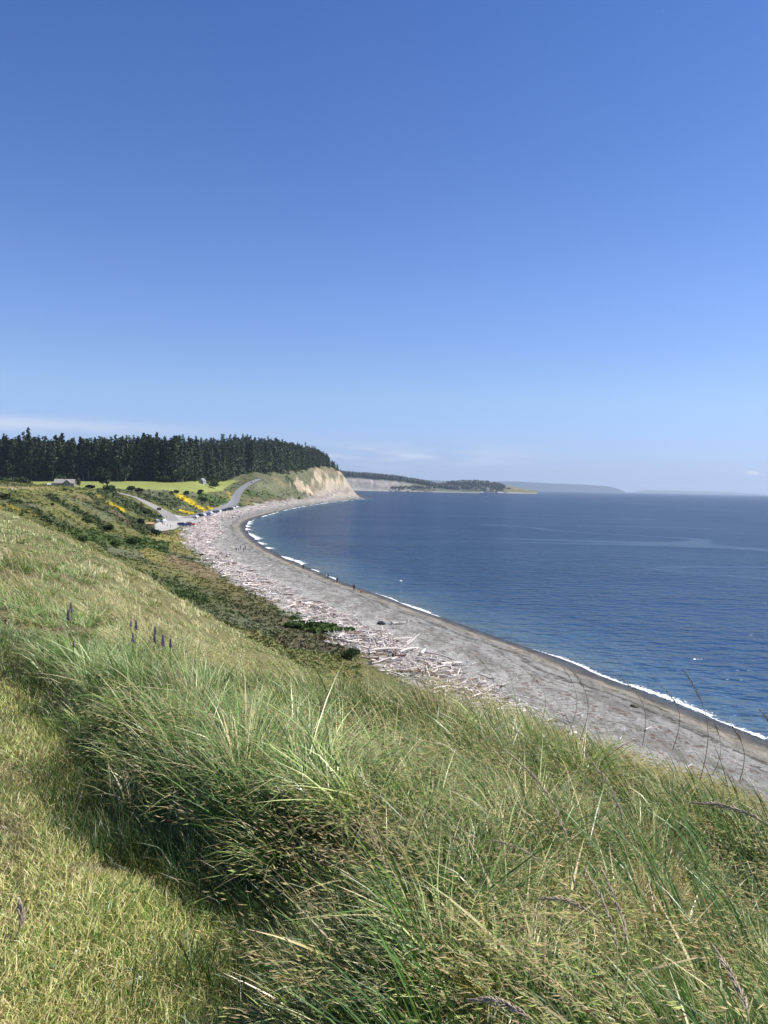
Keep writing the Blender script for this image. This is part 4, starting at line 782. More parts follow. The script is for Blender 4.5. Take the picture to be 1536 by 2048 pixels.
# ------------------------------------------------------------------ low scrub covering slopes and flats
def build_scrub():
    r_ = np.random.default_rng(91); n_ = 60000; a = np.arctan(np.tan(R(-30))+(np.tan(R(8))-np.tan(R(-30)))*r_.random(n_)); r = 62*(1800/62)**(r_.random(n_)**.9); X = np.sin(a)*r; Y = np.cos(a)*r
    s = shore_s(X, Y); Z = H(X, Y); px, py = proj(X, Y, Z); m = ((Y > 125) | (Z < 20.5)) & (s > 33+noise(X/5, Y/5, 5)*5) & (px > -30) & (px < 720)
    lp = [tuple(p[:2]) for p in LOT]; m &= ~in_poly(X, Y, lp)
    d1, _ = seg_dist(X, Y, [tuple(q[:2]) for q in ROADL]); d2, _ = seg_dist(X, Y, [tuple(q[:2]) for q in ROADR]); m &= (np.minimum(d1, d2) > 6)
    X, Y, Z, px, py, s = [v[m] for v in (X, Y, Z, px, py, s)]; c = ground_color(X, Y, Z, s); lum = c.sum(1)
    isf = (c[:, 1] > c[:, 0]) & (c[:, 1] > .2); pale = (c.min(1) > .17); m = ~isf & ~pale & ~((Y > 330) & (Y < 570) & (Z > 22.8) & (X < -175)); X, Y, Z, c, lum = X[m], Y[m], Z[m], c[m], lum[m]; n_ = len(X)
    dark = np.clip(1-(lum-.10)/.25, .15, 1); yel = (c[:, 0] > .28) & (c[:, 2] < .06)
    w = (.5+.9*r_.random(n_))*(.5+.8*dark)*np.clip(Y/300, .7, 2.2)*np.where(yel, 1.2, 1); kk = 9
    d = r_.normal(size=(n_, kk, 3)); d /= np.linalg.norm(d, axis=2)[..., None]; d[..., 2] = np.abs(d[..., 2])*.62; cen = np.stack([X, Y, Z], 1)[:, None]+d*w[:, None, None]*.62
    sz = (w[:, None]*(.5+.4*r_.random((n_, kk)))).ravel(); col = (c[:, None]*(.75+.5*r_.random((n_, kk, 1)))*(.85+.3*r_.random((n_, 1, 1)))*np.array([1.28, 1.36, 1.2])).reshape(-1, 3)
    v, q, cc = quad_cloud(r_, cen.reshape(-1, 3), sz, col); tag(link('slope_scrub', np_mesh('slope_scrub', v, q, cc), M_LEAF), 'low scrub, roses and yellow broom covering the bluff slopes and flat', 'scrub', kind='stuff')
build_scrub()

# ------------------------------------------------------------------ driftwood
def log_mesh(seed, L_, r0, branch=0, stump=False):
    r_ = random.Random(seed); bm = bmesh.new(); k = 7
    def tube(p0, p1, ra, rb, segs, bend):
        d = p1-p0; ax = d.normalized(); s1 = ax.orthogonal().normalized(); s2 = ax.cross(s1); prev = None; ph = r_.random()*6
        for i in range(segs+1):
            t = i/segs; c = p0+d*t+(s1*math.sin(t*2.6+ph)+s2*math.cos(t*2.1+ph))*bend; r = (ra+(rb-ra)*t)*(.88+.24*r_.random())
            ring = [bm.verts.new(c+(s1*math.cos(a*2*math.pi/k)+s2*math.sin(a*2*math.pi/k))*r*(.85+.3*r_.random())+ax*(r_.random()-.5)*r*.8*(i in (0, segs))) for a in range(k)]
            if prev:
                for a in range(k): bm.faces.new((prev[a], prev[(a+1) % k], ring[(a+1) % k], ring[a]))
            else: bm.faces.new(ring[::-1])
            prev = ring
        bm.faces.new(prev)
    tube(Vector((-L_/2, 0, r0*.7)), Vector((L_/2, 0, r0*.6)), r0, r0*.5, 8, L_*(.02+.045*r_.random()))
    for b_ in range(branch):
        x = (r_.random()-.2)*L_*.45; a = r_.random()*3.14; q = Vector((L_*.10*(r_.random()+.3), math.cos(a)*L_*.18, abs(math.sin(a))*L_*.2+.1)); tube(Vector((x, 0, r0*.7)), Vector((x, 0, r0*.7))+q, r0*.35, r0*.08, 3, .03)
    if stump:
        for b_ in range(7):
            a = b_*.9; q = Vector((-.25*L_*.2, math.cos(a)*r0*2.4, math.sin(a)*r0*2.2)); tube(Vector((-L_/2+.1, 0, r0*.8)), Vector((-L_/2, 0, r0*.9))+q, r0*.45, r0*.1, 2, .02)
    me = bpy.data.meshes.new('drift_log'); bm.to_mesh(me); bm.free()
    for p in me.polygons: p.use_smooth = True
    return me
WOODS = []
for nm, c in (('bleached_driftwood', (.72, .645, .57)), ('grey_driftwood', (.52, .475, .43)), ('brown_driftwood', (.24, .165, .125))):
    b = NB(nm); nz = b.noise(1.2, 5, .6, b.mapping((.6, 6, 6))); b.base(b.ramp(nz, [(.32, tuple(v*.72 for v in c)), (.68, tuple(min(.85, v*1.2) for v in c))])); b.p.inputs['Roughness'].default_value = .85; b.L.new(b.bump(nz, .5, .05), b.p.inputs['Normal']); WOODS.append(b.m)
LOGS = []
for k, (L_, r0, br, stp) in enumerate(((6.5, .26, 1, False), (4.2, .22, 0, False), (3.0, .17, 0, False), (2.2, .13, 0, False), (5.0, .30, 2, True), (7.5, .22, 0, False), (1.6, .22, 0, False), (3.6, .12, 1, False), (2.6, .26, 3, True), (4.8, .16, 0, False))):
    for wd in (0, 1, 2):
        me = log_mesh(700+k, L_, r0, br, stp); me.materials.append(WOODS[wd]); LOGS.append((me, L_, r0))
def slope_rot(x, y, yaw, r_, pitch=0.0): return (r_.normal()*.12, pitch+r_.normal()*.08, yaw)
def build_driftwood():
    r_ = np.random.default_rng(55); pts = np.array(resample([tuple(p) for p in SH[2:nS-6]], 1.0)); t = np.gradient(pts, axis=0); kk = np.ones(25)/25; t = np.stack([np.convolve(np.pad(t[:, i], 12, 'edge'), kk, 'valid') for i in (0, 1)], 1); t /= np.hypot(t[:, 0], t[:, 1])[:, None]; nn_ = np.stack([-t[:, 1], t[:, 0]], 1)
    L = []; Yp = pts[:, 1]; wgt = np.where(Yp < 75, 0, np.where(Yp < 175, 8.0, np.where(Yp < 620, 3.6, 2.2))); cum = np.cumsum(wgt); n_ = 8500
    i = np.searchsorted(cum, r_.random(n_)*cum[-1]); i = np.clip(i, 0, len(pts)-1); Yi = pts[i, 1]
    lo = np.interp(Yi, [0, 200, 210, 340, 380, 450, 500, 860, 950], [22, 22, 21, 20, 15, 15, 16, 19, 25]); hi = np.interp(Yi, [0, 430, 480, 850, 950], [34.5, 34.5, 27.5, 28, 35]); off = lo+(hi-lo)*np.clip(.70+r_.normal(size=n_)*.22, 0, 1.12)+(fbm(i/22., i*0., 8, 2)-.5)*5
    X = pts[i, 0]+nn_[i, 0]*off; Y = pts[i, 1]+nn_[i, 1]*off; Z = H(X, Y); heap = noise(X/4, Y/4, 14); m = (Z > 1.2) & (Z < 7) & ((r_.random(n_) < .35+heap)); X, Y, Z, i, heap = X[m], Y[m], Z[m], i[m], heap[m]; n_ = len(X)
    px, py = proj(X, Y, Z); k = r_.integers(0, 10, n_); wd = np.where(r_.random(n_) < .62, 0, np.where(r_.random(n_) < .75, 1, 2)); tang = np.arctan2(t[i, 1], t[i, 0]); yaw = tang+r_.normal(size=n_)*.75; sc = (.34+.52*r_.random(n_)**2.2)*np.where(Y > 500, 1.15, np.where(Y < 175, .95, 1))
    vis = (px > 300) & (px < 1250); L0 = np.array([LOGS[int(a)*3][1] for a in k]); size = L0*sc/Y*vis*(.6+.4*np.minimum(k != 6, 1)); order = np.argsort(-size); ind = order[:292]; rest = order[292:]
    for j in ind:
        me, L_, r0 = LOGS[int(k[j])*3+int(wd[j])]; o = link('drift_log', me, None); lift = heap[j]*.5*r_.random()
        o.location = (X[j], Y[j], Z[j]+lift); o.scale = (sc[j],)*3; o.rotation_euler = slope_rot(X[j], Y[j], yaw[j], r_, (r_.random()-.5)*.35*(lift > .2))
        tag(o, ('bleached whitish drift log in the driftwood belt at the back of the beach', 'weathered grey drift log in the driftwood belt at the back of the beach', 'brown drift log among the pale ones in the driftwood belt')[wd[j]], 'driftwood log', ('bleached drift logs', 'grey drift logs', 'brown drift logs')[wd[j]])
    # all smaller and farther pieces together
    prot = []
    for k_ in range(10):
        me = LOGS[k_*3][0]; v = np.empty(len(me.vertices)*3); me.vertices.foreach_get('co', v); v = v.reshape(-1, 3); f4 = np.array([p.vertices[:] for p in me.polygons if len(p.vertices) == 4]); prot.append((v, f4))
    V, Q, C, o_ = [], [], [], 0
    cols = np.array([(.78, .69, .62), (.60, .54, .49), (.27, .18, .135)])
    extra = 21000; ie = np.clip(np.searchsorted(cum, r_.random(extra)*cum[-1]), 0, len(pts)-1); oe = np.interp(pts[ie, 1], [0, 340, 380, 860, 950], [24.5, 24, 18, 19.5, 26.5])+np.abs(r_.normal(size=extra))*6*np.where(r_.random(extra) < .08, -.6, 1); Xe = pts[ie, 0]+nn_[ie, 0]*oe; Ye = pts[ie, 1]+nn_[ie, 1]*oe; Ze = H(Xe, Ye); me_ = (oe > 10) & (oe < np.interp(pts[ie, 1], [0, 430, 480, 850, 950], [36, 36, 28, 28.5, 36]))
    allx = np.concatenate([X[rest], Xe[me_]]); ally = np.concatenate([Y[rest], Ye[me_]]); allz = np.concatenate([Z[rest]+heap[rest]*.6*r_.random(len(rest)), Ze[me_]+.3*r_.random(me_.sum())]); alls = np.concatenate([sc[rest], (.16+.22*r_.random(me_.sum()))*np.clip(Ye[me_]/260, .8, 2.3)]); allyaw = np.concatenate([yaw[rest], np.arctan2(t[ie[me_], 1], t[ie[me_], 0])+r_.normal(size=me_.sum())])
    for x, y, z, s, a in zip(allx, ally, allz, alls, allyaw):
        v, f = prot[int(r_.integers(10))]; pt = r_.normal()*.12; vv = v.copy(); vv[:, 2] += vv[:, 0]*pt; ca, sa = math.cos(a)*s, math.sin(a)*s
        V.append(np.stack([vv[:, 0]*ca-vv[:, 1]*sa+x, vv[:, 0]*sa+vv[:, 1]*ca+y, vv[:, 2]*s+z], 1)); Q.append(f+o_); o_ += len(v); u = r_.random(); C.append(np.tile(cols[0 if u < .62 else (1 if u < .85 else 2)]*(.75+.45*r_.random()), (len(v), 1)))
    b = NB('mixed_driftwood'); b.base(b.attr('Col', 'Color')); b.p.inputs['Roughness'].default_value = .85
    tag(link('small_driftwood', np_mesh('small_driftwood', np.concatenate(V), np.concatenate(Q), np.concatenate(C)), b.m), 'countless small pale driftwood pieces strewn between the larger logs', 'driftwood', kind='stuff')
build_driftwood()

# ------------------------------------------------------------------ generic solid builders
def box(bm, x0, x1, y0, y1, z0, z1, bev=0.0):
    vs = [bm.verts.new((x, y, z)) for z in (z0, z1) for x, y in ((x0, y0), (x1, y0), (x1, y1), (x0, y1))]
    fs = [bm.faces.new([vs[i] for i in f]) for f in ((3, 2, 1, 0), (4, 5, 6, 7), (0, 1, 5, 4), (1, 2, 6, 5), (2, 3, 7, 6), (3, 0, 4, 7))]
    if bev: bmesh.ops.bevel(bm, geom=list({e for f in fs for e in f.edges}), offset=bev, segments=2, affect='EDGES')
def part(name, fn, mat, parent=None, smooth=False):
    bm = bmesh.new(); fn(bm); bmesh.ops.recalc_face_normals(bm, faces=bm.faces); me = bpy.data.meshes.new(name); bm.to_mesh(me); bm.free(); me.materials.append(mat)
    if smooth:
        for p in me.polygons: p.use_smooth = True
    return link(name, me, None, parent)
def empty(name, loc, rz, label, cat, group=None, sc=1.0):
    e = bpy.data.objects.new(name, None); COL.objects.link(e); e.location = loc; e.rotation_euler = (0, 0, rz); e.scale = (sc,)*3; return tag(e, label, cat, group)
def cyl(bm, p0, p1, r0, r1, k=8, cap=True):
    p0, p1 = Vector(p0), Vector(p1); ax = (p1-p0).normalized(); s1 = ax.orthogonal().normalized(); s2 = ax.cross(s1); rings = []
    for p, r in ((p0, r0), (p1, r1)): rings.append([bm.verts.new(p+(s1*math.cos(a*2*math.pi/k)+s2*math.sin(a*2*math.pi/k))*r) for a in range(k)])
    for a in range(k): bm.faces.new((rings[0][a], rings[0][(a+1) % k], rings[1][(a+1) % k], rings[1][a]))
    if cap: bm.faces.new(rings[0][::-1]); bm.faces.new(rings[1])

# ------------------------------------------------------------------ cars
M_GLASS = simple('dark_car_glass', (.02, .025, .03), .08, .1, 2, 0, 0, .6); M_TYRE = simple('tyre_rubber', (.03, .03, .03), .85); M_RIM = simple('wheel_rim', (.45, .45, .46), .35, .1, 3, .8)
M_LAMP = simple('lamp_glass', (.75, .75, .72), .15, .05); M_TAIL = simple('tail_lamp_red', (.45, .02, .02), .2, .05)
PAINT = {}
def paint(n_, c):
    if n_ not in PAINT:
        b = NB('car_paint_'+n_); b.base(c); b.p.inputs['Roughness'].default_value = .28; b.p.inputs['Coat Weight'].default_value = .6; b.p.inputs['Metallic'].default_value = .15; PAINT[n_] = b.m
    return PAINT[n_]
CARS = {'sedan': (4.6, 1.78, [(-2.3, .35), (-2.3, .85), (-2.1, .98), (-1.5, 1.02), (-.95, 1.42), (.35, 1.45), (1.05, 1.0), (2.05, .86), (2.28, .65), (2.3, .35)]),
        'suv': (4.6, 1.86, [(-2.3, .4), (-2.32, 1.05), (-2.15, 1.6), (-1.9, 1.7), (.2, 1.72), (.95, 1.18), (2.0, 1.08), (2.28, .85), (2.3, .4)]),
        'van': (5.2, 2.0, [(-2.6, .4), (-2.6, 1.9), (-2.4, 2.1), (1.2, 2.12), (1.9, 1.35), (2.5, 1.15), (2.6, .85), (2.6, .4)])}
def car(kind, loc, rz, colr, cname, label, group='cars parked at the beach'):
    L_, W, prof = CARS[kind]; e = empty('parked_car', loc, rz, label, 'car', group); top = max(z for x, z in prof)
    def body(bm):
        secs = []
        for y, sx, in ((-W/2, .93), (-W/2+.08, 1), (W/2-.08, 1), (W/2, .93)):
            secs.append([bm.verts.new((x*(sx if z < 1.1 else sx*.98), y*(1 if z < 1.06 else .84), z if abs(y) < W/2-.01 or z > 1.06 else z*.98+.01)) for x, z in prof])
        for a, b_ in zip(secs[:-1], secs[1:]):
            for i in range(len(prof)): bm.faces.new((a[i], a[(i+1) % len(prof)], b_[(i+1) % len(prof)], b_[i]))
        bm.faces.new(secs[0]); bm.faces.new(secs[-1][::-1])
    part('body', body, paint(cname, colr), e)
    xr = [x for x, z in prof if z > 1.3]; x0, x1 = min(xr), max(xr)
    def glass(bm):
        yb, yt = W/2-.005, W/2*.84+.012
        for s in (-1, 1):
            v = [bm.verts.new(p) for p in ((x0-.15, s*yb*.97, 1.06), (x1+.45, s*yb*.97, 1.06), (x1+.02, s*yt, top-.13), (x0+.1, s*yt, top-.13))]; v2 = [bm.verts.new((q.co.x, q.co.y-s*.03, q.co.z)) for q in v]
            bm.faces.new(v if s < 0 else v[::-1]); bm.faces.new(v2[::-1] if s < 0 else v2)
            for i in range(4): bm.faces.new((v[i], v[(i+1) % 4], v2[(i+1) % 4], v2[i]))
    part('side_windows', glass, M_GLASS, e)
    fi = [i for i, (x, z) in enumerate(prof) if z > 1.3][-1]; pf = prof[fi], prof[fi+1]
    def ws(bm):
        (xa, za), (xb, zb) = pf; d = Vector((xb-xa, 0, zb-za)).normalized(); nrm = Vector((-d.z, 0, d.x)); nrm = nrm if nrm.x > 0 else -nrm
        v = [bm.verts.new(Vector((xa+(xb-xa)*t, y, za+(zb-za)*t))+nrm*.015) for t, y in ((.1, -W*.38), (.1, W*.38), (.92, W*.42), (.92, -W*.42))]; v2 = [bm.verts.new(q.co-nrm*.03) for q in v]; bm.faces.new(v); bm.faces.new(v2[::-1])
        for i in range(4): bm.faces.new((v[i], v[(i+1) % 4], v2[(i+1) % 4], v2[i]))
    part('windscreen', ws, M_GLASS, e)
    for sx in (-1, 1):
        for sy in (-1, 1):
            w = part('wheel', lambda bm: cyl(bm, (0, -.11, 0), (0, .11, 0), .33, .33, 14), M_TYRE, e, False); w.location = (sx*L_*.30, sy*(W/2-.10), .33)
            part('rim', lambda bm: cyl(bm, (0, -.12, 0), (0, .12, 0), .2, .2, 10), M_RIM, w)
    for sy in (-1, 1):
        hl = part('headlight', lambda bm: box(bm, -.04, .05, -.18, .18, -.07, .07, .02), M_LAMP, e); hl.location = (L_/2*.965, sy*W*.34, .74)
        tl = part('tail_light', lambda bm: box(bm, -.05, .04, -.14, .14, -.1, .1, .02), M_TAIL, e); tl.location = (-L_/2*.975, sy*W*.38, .86)
    return e
def ground_at(px, py, z=4.8):
    p = at_z(px, py, z); return Vector((p[0], p[1], float(H(p[0], p[1]))+.17))
CL = [('sedan', 313, 1047, 2.2, (.30, .33, .36), 'silver', 'light grey car nearest the timber kiosk in the gravel lot'), ('suv', 318, 1042, 2.1, (.015, .017, .02), 'black', 'black car at the back of the small group beside the brown sign board'), ('suv', 325, 1046, 2.3, (.70, .72, .75), 'white', 'white car in the small group beside the brown sign board'),
      ('suv', 366, 1050, .25, (.02, .06, .20), 'blue', 'dark blue car alone at the lot edge by the driftwood, biggest in the photo'), ('sedan', 374, 1049, .35, (.03, .05, .12), 'navy', 'navy car squeezed between the dark blue and the red cars'), ('suv', 381, 1045.5, .3, (.40, .02, .02), 'red', 'red car just behind the dark blue car at the lot edge')]
for i, (k, px_, c, n_, lb) in enumerate((('sedan', 392, (.72, .74, .76), 'white', 'white car first of the roadside row, closest to the lot'), ('suv', 400, (.02, .025, .03), 'black', 'black car second in the roadside row'), ('sedan', 407, (.68, .70, .73), 'white', 'white car third in the roadside row'), ('suv', 414, (.03, .05, .12), 'navy', 'navy car fourth in the roadside row'),
      ('sedan', 421, (.70, .72, .74), 'white', 'white car in the roadside row right of the navy car'), ('suv', 428, (.03, .05, .11), 'navy', 'dark navy car in the middle of the roadside row'), ('van', 437, (.72, .74, .76), 'white', 'tall white van in the middle of the roadside row'), ('sedan', 447, (.02, .025, .03), 'black', 'black car just beyond the tall white van'),
      ('sedan', 453, (.03, .045, .09), 'navy', 'dark car left of the black van in the roadside row'), ('van', 460, (.015, .015, .018), 'black', 'black van standing out in the roadside row'), ('sedan', 466, (.70, .72, .74), 'white', 'white car just beyond the black van'), ('suv', 471, (.66, .68, .70), 'white', 'white car fourth from the far end of the roadside row'), ('sedan', 476, (.55, .57, .60), 'silver', 'silver car at the far end of the roadside row'))):
    py_ = 1035.5-(px_-392)*.245; CL.append((k, px_, py_, 2.3, c, n_, lb))
for k, px_, py_, rz, c, n_, lb in CL: car(k, ground_at(px_, py_, 4.9), rz, c, n_, lb).scale = (1.3 if px_ > 390 else 1.15,)*3
p = hit(503.5, 966.5, 800); car('sedan', (p[0], p[1], p[2]+.3), 1.6, (.02, .02, .025), 'black', 'black car driving up the distant coast road beside the field', None)

# ------------------------------------------------------------------ people
def skin_obj(name, verts, edges, radii, mat, parent=None, root=0, sub=1):
    bm = bmesh.new(); lay = bm.verts.layers.skin.verify(); vs = [bm.verts.new(v) for v in verts]
    for a, b_ in edges: bm.edges.new((vs[a], vs[b_]))
    for i, v in enumerate(vs):
        r = radii[i]; v[lay].radius = (r, r) if isinstance(r, (int, float)) else r; v[lay].use_root = (i == root)
    me = bpy.data.meshes.new(name); bm.to_mesh(me); bm.free(); me.materials.append(mat); o = link(name, me, None, parent)
    sk = o.modifiers.new('skin', 'SKIN'); sk.use_smooth_shade = True; o.modifiers.new('sub', 'SUBSURF').levels = sub; o.modifiers['sub'].render_levels = sub; return o
M_SKIN = simple('skin', (.50, .32, .24), .6, .1); HAIR = {k: simple('hair_'+k, c, .8) for k, c in dict(dark=(.02, .015, .012), brown=(.09, .05, .03), fair=(.35, .25, .14)).items()}
CLOTH = {}
def cloth(n_, c):
    if n_ not in CLOTH: CLOTH[n_] = simple('cloth_'+n_, c, .85, .15, 6)
    return CLOTH[n_]
def joints(pose, sw):
    """named joints of a 1.72 m figure facing +Y"""
    J = {}
    if pose == 'sit':
        J.update(pelvis=(0, 0, .30), waist=(0, -.03, .46), chest=(0, -.02, .66), neck=(0, 0, .84), head0=(0, .01, .92), head1=(0, .02, 1.02))
        for s, n_ in ((-1, 'L'), (1, 'R')):
            J.update({'hip'+n_: (s*.09, .02, .30), 'knee'+n_: (s*.15, .38, .44), 'ank'+n_: (s*.15, .52, .07), 'toe'+n_: (s*.16, .68, .04), 'sh'+n_: (s*.17, -.02, .76), 'elb'+n_: (s*.24, .12, .55), 'wr'+n_: (s*.14, .32, .50), 'ha'+n_: (s*.11, .39, .49)})
    else:
        J.update(pelvis=(0, 0, .93), waist=(0, 0, 1.08), chest=(0, .01, 1.27), neck=(0, 0, 1.46), head0=(0, .01, 1.54), head1=(0, .02, 1.64))
        for s, n_ in ((-1, 'L'), (1, 'R')):
            f = s*sw; arm = -s*sw*.8 + (.0 if pose != 'reach' else .55)
            J.update({'hip'+n_: (s*.095, 0, .90), 'knee'+n_: (s*.10, f*.22+.03, .49), 'ank'+n_: (s*.10, f*.36-.02-(.08 if f < 0 else 0), .08+(.05 if f < -.2 else 0)), 'toe'+n_: (s*.11, f*.36+.14, .04), 'sh'+n_: (s*.18, 0, 1.39), 'elb'+n_: (s*(.24 if pose != 'reach' else .36), arm*.25-.02, 1.11 if pose != 'reach' else 1.30), 'wr'+n_: (s*(.25 if pose != 'reach' else .55), arm*.45+.04, .86 if pose != 'reach' else 1.42), 'ha'+n_: (s*(.25 if pose != 'reach' else .62), arm*.5+.06, .78 if pose != 'reach' else 1.44)})
    return J
def person(loc, rz, pose, top, bottom, hair, label, sc=1.0, sw=.0, group=None):
    J = joints(pose, sw); names = list(J); idx = {n_: i for i, n_ in enumerate(names)}
    E = [('pelvis', 'waist'), ('waist', 'chest'), ('chest', 'neck'), ('neck', 'head0'), ('head0', 'head1')]
    for n_ in 'LR': E += [('pelvis', 'hip'+n_), ('hip'+n_, 'knee'+n_), ('knee'+n_, 'ank'+n_), ('ank'+n_, 'toe'+n_), ('chest', 'sh'+n_), ('sh'+n_, 'elb'+n_), ('elb'+n_, 'wr'+n_), ('wr'+n_, 'ha'+n_)]
    Rr = dict(pelvis=.12, waist=.10, chest=.125, neck=.052, head0=.075, head1=.095, hip=.085, knee=.055, ank=.036, toe=.035, sh=.062, elb=.038, wr=.026, ha=.032)
    rad = [Rr[n_ if n_ in Rr else n_[:-1]] for n_ in names]
    body = skin_obj('person', [J[n_] for n_ in names], [(idx[a], idx[b_]) for a, b_ in E], rad, M_SKIN, None, idx['pelvis']); body.location = loc; body.rotation_euler = (0, 0, rz); body.scale = (sc,)*3
    tag(body, label, 'person', group)
    def sub(name, ns, es, grow, mat, root):
        ix = {n_: i for i, n_ in enumerate(ns)}; skin_obj(name, [J[n_] for n_ in ns], [(ix[a], ix[b_]) for a, b_ in es], [Rr[n_ if n_ in Rr else n_[:-1]]*grow+.012 for n_ in ns], mat, body, ix[root])
    sub('jacket', ['pelvis', 'waist', 'chest', 'shL', 'elbL', 'wrL', 'shR', 'elbR', 'wrR'], [('pelvis', 'waist'), ('waist', 'chest'), ('chest', 'shL'), ('shL', 'elbL'), ('elbL', 'wrL'), ('chest', 'shR'), ('shR', 'elbR'), ('elbR', 'wrR')], 1.12, top, 'pelvis')
    sub('trousers', ['pelvis', 'hipL', 'kneeL', 'ankL', 'hipR', 'kneeR', 'ankR'], [('pelvis', 'hipL'), ('hipL', 'kneeL'), ('kneeL', 'ankL'), ('pelvis', 'hipR'), ('hipR', 'kneeR'), ('kneeR', 'ankR')], 1.1, bottom, 'pelvis')
    h0, h1 = Vector(J['head0']), Vector(J['head1'])
    def hr(bm): bmesh.ops.create_icosphere(bm, subdivisions=2, radius=.108, matrix=Matrix.Translation(h1+Vector((0, -.025, .025))) @ Matrix.Diagonal((.92, 1.0, .95, 1)))
    part('hair', hr, hair, body, True); return body
BK = cloth('black', (.02, .02, .024)); NV = cloth('navy', (.025, .035, .08)); WH = cloth('white', (.75, .75, .75)); RD = cloth('red', (.5, .03, .03)); GY = cloth('grey', (.22, .22, .24)); BL = cloth('blue', (.08, .16, .38)); KH = cloth('khaki', (.30, .25, .16)); JE = cloth('denim', (.05, .08, .16)); PK = cloth('pink', (.6, .25, .3))
def pp(px, py, z=2.4, y=None):
    p = hit(px, py, 90) if y is None else at_y(px, py, y); p = np.array(p); return (p[0], p[1], float(H(p[0], p[1])))
PEOPLE = [(606, 1140, 2.6, 'stand', BK, BK, 'dark', 'person in black walking alone at the water edge, farthest along the shore', 1.05, .6), (656, 1159, 2.6, 'stand', BK, BK, 'dark', 'person in black at the water edge next to a white-clad companion', 1.03, .5),
          (652.5, 1159.5, 2.6, 'stand', WH, GY, 'fair', 'smaller white-clad person close beside the one in black', .9, .4), (674, 1166.5, -.4, 'stand', BK, NV, 'dark', 'person in dark clothes standing third along the water edge', 1.0, .1), (708, 1183, 2.6, 'stand', BK, BK, 'dark', 'person in black nearest the camera on the beach', 1.1, .5),
          (490.5, 1101, 2.4, 'stand', BK, BK, 'dark', 'tall person in black at the right of the beach group in mid bay', 1.1, .5), (487, 1104, 1.2, 'reach', BK, BK, 'dark', 'person with arms spread in the middle of the beach group', 1.0, .2), (481, 1100, -1.0, 'reach', BK, JE, 'dark', 'person stretching out arms behind the beach group', .9, .2),
          (477, 1103, .6, 'stand', NV, BK, 'brown', 'child in navy in the middle of the beach group', .72, .2), (472.3, 1104, .2, 'stand', BK, BK, 'dark', 'person standing leftmost in the beach group', 1.0, .1),
          (454, 1114, 1.0, 'sit', BK, NV, 'dark', 'person in black sitting on the driftwood left of the beach group', 1.0, 0), (459.5, 1112, -1.0, 'sit', RD, JE, 'brown', 'person in red sitting on driftwood beside one in black', 1.0, 0), (419, 1082, .5, 'sit', RD, BK, 'dark', 'person in red sitting alone in the middle of the driftwood', 1.1, 0), (401.5, 1059, 2.0, 'stand', GY, KH, 'brown', 'person in grey standing in the driftwood below the dark blue car', 1.0, .3),
          (465.5, 1036, 1.0, 'sit', BK, BK, 'dark', 'dark figure sitting on the upper beach below the parked row', 1.2, 0), (478.5, 1034, 1.0, 'sit', NV, BK, 'dark', 'navy-clad figure sitting farther out on the upper beach', 1.2, 0),
          (334.5, 1053, 2.0, 'stand', BK, BL, 'dark', 'person in black top and blue trousers walking on the gravel lot', 1.0, .5), (341, 1054, 2.0, 'stand', GY, BK, 'brown', 'person in grey standing beside the walker in blue trousers', 1.0, .1), (355.3, 1048.5, .5, 'stand', BK, BK, 'dark', 'person in black standing close to the dark blue car', 1.05, .2), (333, 1037.5, 1.2, 'stand', RD, BK, 'dark', 'person in red standing right of the brown sign board', .95, .1),
          (325.5, 1051.5, 1.2, 'stand', BL, NV, 'brown', 'person in blue standing by the white car', 1.0, .1), (328.3, 1051.5, 1.8, 'stand', PK, JE, 'fair', 'person in pink standing by the white car', .95, .1), (316.5, 1072, 1.2, 'stand', BK, BK, 'dark', 'person in black standing below the dark bush near the kiosk', 1.0, .2),
          (330.5, 1069, 1.2, 'sit', RD, JE, 'brown', 'person in red sitting on the grass below the lot', 1.2, 0), (335.5, 1067, -1.2, 'sit', WH, KH, 'fair', 'person in white sitting on the grass below the lot', 1.2, 0)]
for px_, py_, rz, pose, t, b_, hr, lb, sc, sw in PEOPLE:
    loc = pp(px_, py_) if py_ > 1058 or px_ > 395 else tuple(ground_at(px_, py_, 4.7)-Vector((0, 0, .0)))
    person(loc, rz, pose, t, b_, HAIR[hr], lb, sc, sw)
for dx, t, b_, hr, lb in ((0, WH, GY, 'fair', 'person in white at the left of the pair on the distant bluff top'), (7.5, WH, BK, 'dark', 'person with dark hair and white shirt, right one of the distant bluff-top pair')):
    q = at_y(24+dx, 993, 190); q[2] = float(H(q[0], q[1])); person(tuple(q), 2.0, 'stand', t, b_, HAIR[hr], lb, 1.0, .3)
def dog(loc, rz):
    m = simple('reddish_fur', (.28, .08, .04), .9); v = [(0, -.28, .38), (0, -.05, .37), (0, .2, .40), (0, .34, .50), (0, .42, .58), (0, .55, .55), (0, -.42, .46), (0, -.55, .56)]; e = [(0, 1), (1, 2), (2, 3), (3, 4), (4, 5), (0, 6), (6, 7)]; r = [.10, .11, .125, .07, .075, .035, .03, .015]
    for s in (-1, 1):
        b0 = len(v); v += [(s*.07, .18, .28), (s*.07, .16, .15), (s*.07, .19, .02)]; e += [(2, b0), (b0, b0+1), (b0+1, b0+2)]; r += [.05, .03, .025]
        b0 = len(v); v += [(s*.07, -.24, .27), (s*.07, -.36, .15), (s*.07, -.31, .02)]; e += [(0, b0), (b0, b0+1), (b0+1, b0+2)]; r += [.06, .03, .025]
        b0 = len(v); v += [(s*.05, .38, .68)]; e += [(4, b0)]; r += [.02]
    o = skin_obj('dog', v, e, r, m, None, 1); o.location = loc; o.rotation_euler = (0, 0, rz); o.scale = (1.25,)*3; tag(o, 'small reddish dog at the water edge right of the nearest walker', 'dog')
dog(pp(723, 1186.5), -.6)

